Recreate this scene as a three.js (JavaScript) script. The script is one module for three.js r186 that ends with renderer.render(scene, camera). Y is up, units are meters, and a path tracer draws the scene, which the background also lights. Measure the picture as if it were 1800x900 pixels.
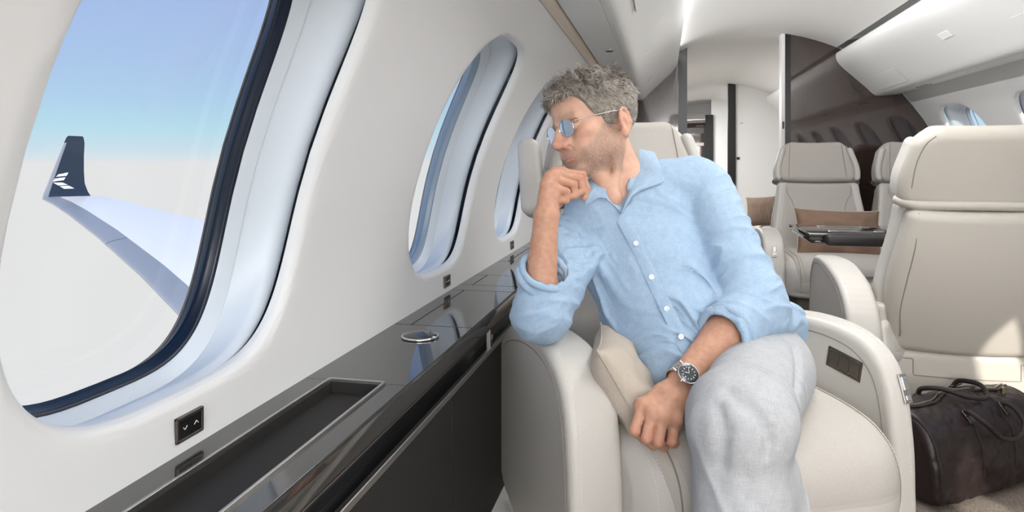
import * as THREE from 'three';
import { mergeGeometries, mergeVertices, toCreasedNormals } from 'three/addons/utils/BufferGeometryUtils.js';
import { RoundedBoxGeometry } from 'three/addons/geometries/RoundedBoxGeometry.js';
import { RectAreaLightUniformsLib } from 'three/addons/lights/RectAreaLightUniformsLib.js';
import { createNoise3D, createNoise2D, createNoise4D } from 'simplex-noise';

// ------------------------------------------------------------------ camera, sky, sun, lamps, exposure
const scene = new THREE.Scene();
const renderer = new THREE.WebGLRenderer({ antialias: true });
renderer.toneMapping = THREE.LinearToneMapping;
renderer.toneMappingExposure = 1.0;
renderer.shadowMap.enabled = true;
RectAreaLightUniformsLib.init();

const FOCAL = 1200, HORIZON = 283, EYE = 1.0;                 // focal length and horizon in photo pixels, eye height in metres
const TH = Math.atan(265 / FOCAL), CT = Math.cos(TH), ST = Math.sin(TH);
const camera = new THREE.PerspectiveCamera(2 * Math.atan(617 / FOCAL) * 180 / Math.PI, 1800 / 1234, 0.05, 60000);
camera.position.set(0, EYE, 0);
camera.rotation.y = TH;
camera.setViewOffset(1800, 1234, 0, 334, 1800, 900);          // lens shift: a level camera, horizon above the middle of the frame

function rng(seed) { let s = seed | 0; return () => { s = (s + 0x6d2b79f5) | 0; let t = Math.imul(s ^ (s >>> 15), 1 | s); t = (t + Math.imul(t ^ (t >>> 7), 61 | t)) ^ t; return ((t ^ (t >>> 14)) >>> 0) / 4294967296; }; }
const n3 = createNoise3D(rng(11)), n2 = createNoise2D(rng(23)), n4 = createNoise4D(rng(37));
const clamp = (x, a = 0, b = 1) => Math.min(b, Math.max(a, x));
const lerp = (a, b, t) => a + (b - a) * t;
const sst = (a, b, x) => { const t = clamp((x - a) / (b - a)); return t * t * (3 - 2 * t); };
const lin = (v) => { v /= 255; return v <= 0.04045 ? v / 12.92 : Math.pow((v + 0.055) / 1.055, 2.4); };

// the sky over a cloud deck: blue above, turquoise band, milky horizon, pale cloud below
{
  const W = 2048, H = 1024, data = new Float32Array(W * H * 4);
  const stops = [[-90, 214, 216, 220], [-40, 224, 225, 226], [-20, 231, 230, 227], [-10, 234, 232, 228], [-4, 231, 230, 228], [-1.2, 227, 228, 229], [0, 216, 224, 230], [1.1, 196, 220, 231], [2.6, 180, 217, 232], [4.6, 172, 205, 232], [7.5, 167, 194, 229], [13, 160, 183, 226], [25, 138, 168, 218], [50, 104, 146, 205], [90, 82, 126, 194]];
  for (let j = 0; j < H; j++) {
    const el = ((j + 0.5) / H - 0.5) * 180;
    let k = 0; while (k < stops.length - 2 && stops[k + 1][0] < el) k++;
    const t = clamp((el - stops[k][0]) / (stops[k + 1][0] - stops[k][0]));
    const base = [1, 2, 3].map((c) => lin(lerp(stops[k][c], stops[k + 1][c], t)));
    for (let i = 0; i < W; i++) {
      const az = (i / W) * Math.PI * 2, o = (j * W + i) * 4;
      let g = 1;
      if (el < 0) {                                              // streaky tops of the cloud deck, laid out on a plane far below
        const r = Math.min(1 / Math.tan(-el * Math.PI / 180 + 0.004), 60), px = Math.cos(az) * r, pz = Math.sin(az) * r;
        const s = n2(px * 0.9, pz * 2.4) * 0.5 + n2(px * 2.3 + 9, pz * 6 + 4) * 0.3 + n2(px * 5, pz * 13 + 40) * 0.2;
        g = 1 + 0.10 * s * sst(0, -3, el) * (1 - sst(-14, -60, el));
      }
      for (let c = 0; c < 3; c++) data[o + c] = base[c] * g;
      data[o + 3] = 1;
    }
  }
  const sky = new THREE.DataTexture(data, W, H, THREE.RGBAFormat, THREE.FloatType);
  sky.mapping = THREE.EquirectangularReflectionMapping; sky.magFilter = THREE.LinearFilter; sky.minFilter = THREE.LinearFilter; sky.needsUpdate = true;
  scene.background = sky;
}
const SKY_GAIN = 1.06;
scene.backgroundIntensity = SKY_GAIN;

// the sun: behind the camera, on the right hand side, low
const sun = new THREE.DirectionalLight(new THREE.Color(1, 0.95, 0.87), 5.5);
sun.position.set(0.60 * 30, 0.76 * 30 + 1, 1.46 * 30);
sun.target.position.set(0, 1, 0);
sun.castShadow = true; sun.shadow.mapSize.set(4096, 4096); sun.shadow.radius = 1.5;
Object.assign(sun.shadow.camera, { left: -22, right: 22, top: 22, bottom: -22, near: 1, far: 120 });
scene.add(sun, sun.target);
const LAMP = 15.5;                                              // shared brightness of the unseen ceiling lamps and the added wall fill

// ------------------------------------------------------------------ naming helpers
const taken = new Map();
function numbered(name) { const n = taken.get(name) ?? 0; taken.set(name, n + 1); return n ? name + '_' + String(n).padStart(3, '0') : name; }
function tag(o, label, category, group) { o.userData.label = label; o.userData.category = category; if (group) o.userData.group = group; return o; }
function thing(name, label, category, group) { const o = new THREE.Group(); o.name = numbered(name); scene.add(o); return tag(o, label, category, group); }
function mesh(name, geo, mat, parent = scene) {
  const g = Array.isArray(geo) ? merge(geo) : geo;
  const m = new THREE.Mesh(g, mat); m.name = parent === scene ? numbered(name) : name; m.castShadow = m.receiveShadow = true; parent.add(m); return m;
}
function struct(name, geo, mat, label, category) {
  const m = geo === null ? new THREE.Group() : mesh(name, geo, mat); if (geo === null) { m.name = numbered(name); scene.add(m); }
  m.userData.kind = 'structure'; m.userData.label = label; m.userData.category = category; return m;
}
function lean(g) { const o = g.index ? g.toNonIndexed() : g.clone(); for (const k of Object.keys(o.attributes)) if (!['position', 'normal', 'uv'].includes(k)) o.deleteAttribute(k); if (!o.attributes.uv) o.setAttribute('uv', new THREE.BufferAttribute(new Float32Array(o.attributes.position.count * 2), 2)); if (!o.attributes.normal) o.computeVertexNormals(); return o; }
const merge = (list) => mergeGeometries(list.map(lean), false);
const V = (x, y, z) => new THREE.Vector3(x, y, z);
const v2 = (x, y) => new THREE.Vector2(x, y);
// a point of the place seen at a photo pixel, at a given distance along the lens axis
function at(px, py, d) { const u = (px - 900) / FOCAL, v = (py - HORIZON) / FOCAL; return V((u * CT - ST) * d, EYE - v * d, -(u * ST + CT) * d); }
const camDir = (x, y, z) => V(x * CT + z * ST, y, -x * ST + z * CT);     // direction given as right / up / towards the lens

// ------------------------------------------------------------------ geometry helpers
function box(w, h, d, x = 0, y = 0, z = 0, r = 0.003) { const q = Math.min(r, w / 2.01, h / 2.01, d / 2.01); return new RoundedBoxGeometry(w, h, d, 2, q).translate(x, y, z); }
function tube(pts, r, seg = 0, rad = 8, closed = false) { return new THREE.TubeGeometry(new THREE.CatmullRomCurve3(pts, closed, 'catmullrom', 0.5), seg || pts.length * 4, r, rad, closed); }
function grid(rows, closedU = false) {                                    // rows: array of arrays of Vector3
  const pos = [], uv = [], idx = [], m = rows.length, n = rows[0].length;
  for (let j = 0; j < m; j++) for (let i = 0; i < n; i++) { const p = rows[j][i]; pos.push(p.x, p.y, p.z); uv.push(i / (n - 1), j / (m - 1)); }
  for (let j = 0; j < m - 1; j++) for (let i = 0; i < (closedU ? n : n - 1); i++) { const a = j * n + i, b = j * n + (i + 1) % n; idx.push(a, b, a + n, b, b + n, a + n); }
  const g = new THREE.BufferGeometry(); g.setAttribute('position', new THREE.Float32BufferAttribute(pos, 3)); g.setAttribute('uv', new THREE.Float32BufferAttribute(uv, 2)); g.setIndex(idx); g.computeVertexNormals(); return g;
}
function boxUV(geo, scale = 1) {                                          // uv in metres from the side each triangle faces
  const g = geo.index ? geo.toNonIndexed() : geo, p = g.attributes.position, n = p.count, uv = new Float32Array(n * 2);
  for (let i = 0; i < n; i += 3) {
    const ax = p.getX(i + 1) - p.getX(i), ay = p.getY(i + 1) - p.getY(i), az = p.getZ(i + 1) - p.getZ(i), bx = p.getX(i + 2) - p.getX(i), by = p.getY(i + 2) - p.getY(i), bz = p.getZ(i + 2) - p.getZ(i);
    const nx = Math.abs(ay * bz - az * by), ny = Math.abs(az * bx - ax * bz), nz = Math.abs(ax * by - ay * bx), s = nx > ny && nx > nz ? 0 : ny > nz ? 1 : 2;
    for (let k = i; k < i + 3; k++) { uv[k * 2] = (s === 0 ? p.getZ(k) : p.getX(k)) * scale; uv[k * 2 + 1] = (s === 1 ? p.getZ(k) : p.getY(k)) * scale; }
  }
  g.setAttribute('uv', new THREE.BufferAttribute(uv, 2)); return g;
}
function extrudeZ(pts, depth, bevel = 0, crease = 0.7) {                  // outline in x/y, thickness along z, centred
  const s = new THREE.Shape(pts); const g = new THREE.ExtrudeGeometry(s, { depth: Math.max(depth - 2 * bevel, 1e-4), bevelEnabled: bevel > 0, bevelThickness: bevel, bevelSize: bevel, bevelOffset: -bevel, bevelSegments: 3, curveSegments: 12 });
  g.translate(0, 0, -Math.max(depth - 2 * bevel, 1e-4) / 2); return toCreasedNormals(g, crease);
}
function prismAlong(profile, L0, L1, steps = 1) {                         // profile of [x, y] swept down the cabin from L0 to L1 (L = -z)
  const rows = []; for (let k = 0; k <= steps; k++) { const L = lerp(L0, L1, k / steps); rows.push(profile.map(([x, y]) => V(x, y, -L))); }
  const g = grid(rows); const p = g.attributes.position, uv = g.attributes.uv; let acc = [0]; for (let i = 1; i < profile.length; i++) acc.push(acc[i - 1] + Math.hypot(profile[i][0] - profile[i - 1][0], profile[i][1] - profile[i - 1][1]));
  for (let i = 0; i < p.count; i++) uv.setXY(i, -p.getZ(i), acc[i % profile.length]);
  return toCreasedNormals(g, 0.6);
}
// signed distance helpers
const smin = (a, b, k) => { const h = Math.max(k - Math.abs(a - b), 0) / k; return Math.min(a, b) - h * h * k * 0.25; };
const smax = (a, b, k) => -smin(-a, -b, k);
function cap(p, q, r1, r2) {                                              // tapered capsule
  const ax = p.x, ay = p.y, az = p.z, bx = q.x - ax, by = q.y - ay, bz = q.z - az, bb = bx * bx + by * by + bz * bz || 1e-9;
  return (x, y, z) => { const px = x - ax, py = y - ay, pz = z - az; const t = Math.min(1, Math.max(0, (px * bx + py * by + pz * bz) / bb)); const dx = px - bx * t, dy = py - by * t, dz = pz - bz * t; return Math.sqrt(dx * dx + dy * dy + dz * dz) - (r1 + (r2 - r1) * t); };
}
function ell(c, r, basis) {                                               // ellipsoid, optional basis [X, Y, Z]
  return (x, y, z) => {
    let px = x - c.x, py = y - c.y, pz = z - c.z;
    if (basis) { const [A, B, D] = basis, a = px * A.x + py * A.y + pz * A.z, b = px * B.x + py * B.y + pz * B.z, d = px * D.x + py * D.y + pz * D.z; px = a; py = b; pz = d; }
    const k0 = Math.hypot(px / r[0], py / r[1], pz / r[2]), k1 = Math.hypot(px / (r[0] * r[0]), py / (r[1] * r[1]), pz / (r[2] * r[2])); return k1 < 1e-9 ? -Math.min(...r) : k0 * (k0 - 1) / k1;
  };
}
const rbox = (hx, hy, hz, r) => (x, y, z) => { const a = Math.abs(x) - hx + r, b = Math.abs(y) - hy + r, c = Math.abs(z) - hz + r; return Math.hypot(Math.max(a, 0), Math.max(b, 0), Math.max(c, 0)) + Math.min(Math.max(a, b, c), 0) - r; };
function polySDF(pts) {                                                   // exact 2D polygon distance
  const n = pts.length;
  return (x, y) => {
    let d = 1e9, s = 1;
    for (let i = 0, j = n - 1; i < n; j = i++) {
      const ex = pts[j].x - pts[i].x, ey = pts[j].y - pts[i].y, wx = x - pts[i].x, wy = y - pts[i].y, t = clamp((wx * ex + wy * ey) / (ex * ex + ey * ey));
      const bx = wx - ex * t, by = wy - ey * t; d = Math.min(d, bx * bx + by * by);
      const c1 = y >= pts[i].y, c2 = y < pts[j].y, c3 = ex * wy > ey * wx; if ((c1 && c2 && c3) || (!c1 && !c2 && !c3)) s = -s;
    }
    return s * Math.sqrt(d);
  };
}
const smoothLoop = (pts, n, closed = true) => new THREE.CatmullRomCurve3(pts.map(([x, y]) => V(x, y, 0)), closed, 'catmullrom', 0.5).getPoints(n).slice(0, closed ? -1 : undefined).map((p) => v2(p.x, p.y));
// surface nets: meshes the zero set of f between lo and hi
function isosurface(f, lo, hi, cell) {
  const nx = Math.ceil((hi.x - lo.x) / cell) + 1, ny = Math.ceil((hi.y - lo.y) / cell) + 1, nz = Math.ceil((hi.z - lo.z) / cell) + 1, val = new Float32Array(nx * ny * nz), B = 6;
  const reach = B * cell * 0.866 * 1.6;
  for (let bz = 0; bz < nz; bz += B) for (let by = 0; by < ny; by += B) for (let bx = 0; bx < nx; bx += B) {
    const c = f(lo.x + (bx + B / 2) * cell, lo.y + (by + B / 2) * cell, lo.z + (bz + B / 2) * cell), far = Math.abs(c) > reach;
    for (let k = bz; k < Math.min(bz + B, nz); k++) for (let j = by; j < Math.min(by + B, ny); j++) for (let i = bx; i < Math.min(bx + B, nx); i++) val[(k * ny + j) * nx + i] = far ? c : f(lo.x + i * cell, lo.y + j * cell, lo.z + k * cell);
  }
  const vid = new Int32Array(nx * ny * nz).fill(-1), pos = [], idx = [], sy = nx, sz = nx * ny;
  for (let k = 0; k < nz - 1; k++) for (let j = 0; j < ny - 1; j++) for (let i = 0; i < nx - 1; i++) {
    const o = k * sz + j * sy + i; let mask = 0; const v = [];
    for (let c = 0; c < 8; c++) { const w = val[o + (c & 1) + ((c >> 1) & 1) * sy + (c >> 2) * sz]; v.push(w); if (w < 0) mask |= 1 << c; }
    if (mask === 0 || mask === 255) continue;
    let n = 0, x = 0, y = 0, z = 0;
    for (let c = 0; c < 8; c++) for (let a = 1; a < 8; a <<= 1) { if (c & a) continue; const e = c | a; if ((v[c] < 0) === (v[e] < 0)) continue; const t = v[c] / (v[c] - v[e]); x += (c & 1) + (a === 1 ? t : 0); y += ((c >> 1) & 1) + (a === 2 ? t : 0); z += (c >> 2) + (a === 4 ? t : 0); n++; }
    vid[o] = pos.length / 3; pos.push(lo.x + (i + x / n) * cell, lo.y + (j + y / n) * cell, lo.z + (k + z / n) * cell);
  }
  const quad = (a, b, c, d, flip) => { if (a < 0 || b < 0 || c < 0 || d < 0) return; flip ? idx.push(a, c, b, a, d, c) : idx.push(a, b, c, a, c, d); };
  for (let k = 1; k < nz - 1; k++) for (let j = 1; j < ny - 1; j++) for (let i = 1; i < nx - 1; i++) {
    const o = k * sz + j * sy + i, s = val[o] < 0;
    if (s !== val[o + 1] < 0) quad(vid[o - sy - sz], vid[o - sz], vid[o], vid[o - sy], !s);
    if (s !== val[o + sy] < 0) quad(vid[o - 1 - sz], vid[o - 1], vid[o], vid[o - sz], !s);
    if (s !== val[o + sz] < 0) quad(vid[o - 1 - sy], vid[o - sy], vid[o], vid[o - 1], !s);
  }
  const nor = new Float32Array(pos.length), h = cell * 0.5;
  for (let i = 0; i < pos.length; i += 3) {
    const x = pos[i], y = pos[i + 1], z = pos[i + 2]; let a = f(x + h, y, z) - f(x - h, y, z), b = f(x, y + h, z) - f(x, y - h, z), c = f(x, y, z + h) - f(x, y, z - h); const l = Math.hypot(a, b, c) || 1; nor[i] = a / l; nor[i + 1] = b / l; nor[i + 2] = c / l;
    const d = f(x, y, z), s = clamp(d * 2 * h / (l || 1), -0.4 * cell, 0.4 * cell); if (Math.abs(d) < cell) { pos[i] -= nor[i] * s; pos[i + 1] -= nor[i + 1] * s; pos[i + 2] -= nor[i + 2] * s; }
  }
  const g = new THREE.BufferGeometry(); g.setAttribute('position', new THREE.Float32BufferAttribute(pos, 3)); g.setAttribute('normal', new THREE.BufferAttribute(nor, 3)); g.setIndex(idx); return g;
}
// drop points onto the surface of f along a direction; used for seams, stitches, buttons
function drop(f, p, dir, lift = 0, far = 0.6) { const q = p.clone(); let t = 0; for (let i = 0; i < 160 && t < far; i++) { const d = f(q.x, q.y, q.z); if (d < 0.0003) break; const s = Math.max(d * 0.6, 0.0004); q.addScaledVector(dir, s); t += s; } return q.addScaledVector(dir, -lift); }
function normalOf(f, p, h = 0.002) { return V(f(p.x + h, p.y, p.z) - f(p.x - h, p.y, p.z), f(p.x, p.y + h, p.z) - f(p.x, p.y - h, p.z), f(p.x, p.y, p.z + h) - f(p.x, p.y, p.z - h)).normalize(); }
function stitches(pts, len = 0.0042, gap = 0.0028, r = 0.0007) {          // a dashed thread along a line of points
  const c = new THREE.CatmullRomCurve3(pts), L = c.getLength(), n = Math.floor(L / (len + gap)), out = [];
  for (let i = 0; i < n; i++) { const a = c.getPointAt(i * (len + gap) / L), b = c.getPointAt((i * (len + gap) + len) / L), m = a.clone().add(b).multiplyScalar(0.5), g = new THREE.CylinderGeometry(r, r, a.distanceTo(b), 5, 1); g.applyQuaternion(new THREE.Quaternion().setFromUnitVectors(V(0, 1, 0), b.clone().sub(a).normalize())); g.translate(m.x, m.y, m.z); out.push(g); }
  return merge(out);
}
const resample = (pts, n, closed = false) => new THREE.CatmullRomCurve3(pts, closed).getPoints(n);

// ------------------------------------------------------------------ materials
function tex(size, fn, srgb) {                                            // fn(u, v) -> [r, g, b] 0..255, tileable when fn is
  const d = new Uint8Array(size * size * 4); for (let j = 0; j < size; j++) for (let i = 0; i < size; i++) { const c = fn(i / size, j / size), o = (j * size + i) * 4; d[o] = c[0]; d[o + 1] = c[1]; d[o + 2] = c[2]; d[o + 3] = 255; }
  const t = new THREE.DataTexture(d, size, size); t.wrapS = t.wrapT = THREE.RepeatWrapping; t.magFilter = THREE.LinearFilter; t.minFilter = THREE.LinearMipmapLinearFilter; t.generateMipmaps = true; if (srgb) t.colorSpace = THREE.SRGBColorSpace; t.needsUpdate = true; return t;
}
function rep(t, k) { const c = t.clone(); c.repeat.set(k, k); c.needsUpdate = true; return c; }
const tor = (u, v, fu, fv, s = 0) => { const a = u * 2 * Math.PI, b = v * 2 * Math.PI, ru = fu / (2 * Math.PI), rv = fv / (2 * Math.PI); return n4(Math.cos(a) * ru + s, Math.sin(a) * ru + s, Math.cos(b) * rv - s, Math.sin(b) * rv); };   // tileable noise
const leatherBump = tex(512, (u, v) => { const s = tor(u, v, 90, 90, 3) * 0.5 + tor(u, v, 190, 190, 7) * 0.5; const c = 150 + 70 * s; return [c, c, c]; });
const feltTone = tex(512, (u, v) => { const s = tor(u, v, 60, 60, 1) * 0.35 + tor(u, v, 200, 200, 5) * 0.65, r = 234 + 17 * s; return [r, r - 1, r - 2]; }, true);
const feltBump = tex(512, (u, v) => { const s = tor(u, v, 220, 220, 2) * 0.6 + tor(u, v, 110, 110, 8) * 0.4, r = 128 + 90 * s; return [r, r, r]; });
const linenTone = (lo, hi) => tex(1024, (u, v) => {                        // linen: slubby yarns in both directions
  const warp = tor(u, v, 260, 14, 4), weft = tor(u, v, 14, 260, 9), cloud = tor(u, v, 7, 7, 2);
  const t = clamp(0.52 + 0.30 * warp + 0.30 * weft + 0.14 * cloud); return [0, 1, 2].map((c) => lerp(lo[c], hi[c], t));
}, true);
const linenBump = tex(1024, (u, v) => { const w = Math.sin(u * Math.PI * 2 * 170) * 0.5 + Math.sin(v * Math.PI * 2 * 170) * 0.5, s = tor(u, v, 260, 14, 4) * 0.5 + tor(u, v, 14, 260, 9) * 0.5; const r = 128 + 55 * w * 0.5 + 60 * s; return [r, r, r]; });
const std = (o) => new THREE.MeshStandardMaterial(o), phy = (o) => new THREE.MeshPhysicalMaterial(o);
const M = {
  wall: std({ color: 0xdfdfde, roughness: 0.55, bumpMap: rep(leatherBump, 4), bumpScale: 0.00025, name: 'wall_vinyl' }),
  ceiling: std({ color: 0xeae9e6, roughness: 0.6, name: 'ceiling_panel' }),
  bin: std({ color: 0xe6e6e4, roughness: 0.42, name: 'bin_panel' }),
  tan: std({ color: 0xd6cabb, roughness: 0.6, name: 'tan_strip' }),
  liner: std({ color: 0xd2dae1, roughness: 0.38, name: 'window_liner' }),
  gasket: phy({ color: 0x0d1a2c, roughness: 0.28, name: 'window_gasket' }),
  gasketGrazed: phy({ color: 0x8fa0b0, roughness: 0.3, name: 'gasket_grazing_shade' }),  // gasket copy with the pale shading of a grazing view in its colour
  glass: phy({ color: 0xffffff, roughness: 0, transmission: 1, thickness: 0, ior: 1.3, name: 'window_glass' }),
  skin_out: std({ color: 0x9a9a98, roughness: 0.6, name: 'fuselage_paint' }),
  leather: phy({ color: 0xc8c4bd, roughness: 0.46, bumpMap: rep(leatherBump, 6), bumpScale: 0.0004, name: 'cream_leather' }),
  leatherWarm: phy({ color: 0xbdb7ad, roughness: 0.46, bumpMap: rep(leatherBump, 6), bumpScale: 0.0004, name: 'warm_leather' }),
  fabric: std({ color: 0xcac5be, roughness: 0.95, map: rep(feltTone, 5), bumpMap: rep(feltBump, 5), bumpScale: 0.0007, name: 'felted_wool' }),
  seam: std({ color: 0x8d857a, roughness: 0.8, name: 'seam' }),
  thread: std({ color: 0xe2ddd4, roughness: 0.8, name: 'thread' }),
  chrome: std({ color: 0xd4d5d6, roughness: 0.16, metalness: 1, name: 'polished_metal' }),
  brushed: std({ color: 0xb8b5b0, roughness: 0.34, metalness: 1, name: 'brushed_metal' }),
  bronze: std({ color: 0x6d6660, roughness: 0.35, metalness: 1, name: 'dark_bezel' }),
  gloss: phy({ color: 0x2e2c2a, roughness: 0.05, ior: 1.85, name: 'console_lacquer' }),
  black: phy({ color: 0x0c0b0b, roughness: 0.3, name: 'black_trim' }),
  matte: std({ color: 0x1c1a18, roughness: 0.75, name: 'tray_mat' }),
  darkLeather: std({ color: 0x1d1b1b, roughness: 0.5, bumpMap: rep(leatherBump, 5), bumpScale: 0.0006, name: 'dark_leather' }),
  bagLeather: phy({ color: 0x1f1414, roughness: 0.42, bumpMap: rep(leatherBump, 5), bumpScale: 0.0011, name: 'bag_leather' }),
  brown: std({ color: 0x8f7562, roughness: 0.9, map: rep(feltTone, 4), bumpMap: rep(feltBump, 6), bumpScale: 0.0008, name: 'brown_cloth' }),
  brass: std({ color: 0xa59a84, roughness: 0.32, metalness: 1, name: 'brass' }),
};
// ------------------------------------------------------------------ the cabin shell
const XC = 0.62, BULK = 4.95, REAR = -2.2, FAR = 10.9;                   // cabin centre line, bulkhead, closing wall behind the camera, end of the aft rooms
const LEDGE = 0.62;                                                       // height of the side ledge
const wallOff = (Y) => 1.235 - 0.5627 * (Y - 0.7) * (Y - 0.7);
function wallPoint(side, L, Y, depth = 0) {                               // side -1 left, +1 right; depth outwards through the wall
  const s = -2 * 0.5627 * (Y - 0.7), n = Math.hypot(1, s), off = wallOff(Y) + depth / n; return V(XC + side * off, Y - depth * s / n, -L);
}
const NL = 96;
function loopPoint(w, t, grow = 0) {                                      // rounded window outline in (L, Y)
  const c = Math.cos(t), s = Math.sin(t), e = 2 / w.n, hw = w.hw + grow, hh = w.hh + grow;
  return [w.L + hw * Math.sign(c) * Math.pow(Math.abs(c), e), w.Y + hh * Math.sign(s) * Math.pow(Math.abs(s), e)];
}
const opening = (L) => ({ L, Y: 1.008, hw: 0.285, hh: 0.330, n: 3.5 });
const pane = (L) => ({ L: L - 0.01, Y: 0.982, hw: 0.228, hh: 0.290, n: 3.5 });
function ringRows(side, loops) { return loops.map(([w, grow, depth]) => { const r = []; for (let i = 0; i < NL; i++) { const [L, Y] = loopPoint(w, i / NL * 2 * Math.PI, grow); r.push(wallPoint(side, L, Y, depth)); } return r; }); }
function flipIf(g, f) { if (!f) return g; const a = g.index.array; for (let i = 0; i < a.length; i += 3) { const t = a[i]; a[i] = a[i + 1]; a[i + 1] = t; } g.computeVertexNormals(); return g; }
function cellGeometry(side, w, L0, L1, Y0, Y1, depth, fillet) {           // a wall bay with its window hole and rolled lip
  const inner = [], outer = [];
  for (let i = 0; i < NL; i++) {
    const t = i / NL * 2 * Math.PI; const [l, y] = loopPoint(w, t); inner.push([l, y]);
    const dl = l - w.L, dy = y - w.Y, k = Math.min(dl > 1e-6 ? (L1 - w.L) / dl : dl < -1e-6 ? (L0 - w.L) / dl : 1e9, dy > 1e-6 ? (Y1 - w.Y) / dy : dy < -1e-6 ? (Y0 - w.Y) / dy : 1e9); outer.push([w.L + dl * k, w.Y + dy * k]);
  }
  for (const [cl, cy] of [[L0, Y0], [L1, Y0], [L0, Y1], [L1, Y1]]) { let b = 0, bd = 1e9; outer.forEach((o, i) => { const d = Math.hypot(o[0] - cl, o[1] - cy); if (d < bd) { bd = d; b = i; } }); outer[b] = [cl, cy]; }
  const rows = [];
  for (let k = 0; k <= 12; k++) { const q = Math.pow(k / 12, 0.8); rows.push(inner.map((p, i) => wallPoint(side, lerp(outer[i][0], p[0], q), lerp(outer[i][1], p[1], q), depth))); }
  if (fillet) {
    for (let k = 1; k <= 5; k++) { const a = k / 5 * Math.PI / 2; rows.push(ringRows(side, [[w, -fillet * Math.sin(a), depth + fillet * (1 - Math.cos(a))]])[0]); }
    rows.push(ringRows(side, [[w, -fillet, depth + fillet + 0.006]])[0]); rows.push(ringRows(side, [[w, -fillet + 0.006, depth + fillet + 0.007]])[0]); rows.push(ringRows(side, [[w, 0.03, depth + fillet + 0.007]])[0]);
  }
  return flipIf(grid(rows, true), side > 0);
}
const WIN = { '-1': [-1.25, -0.25, 0.785, 1.845, 2.72, 3.6, 4.48], '1': [-0.95, -0.05, 0.85, 1.75, 2.65, 3.55, 4.45] };
const WALLTOP = 1.458;
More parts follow.
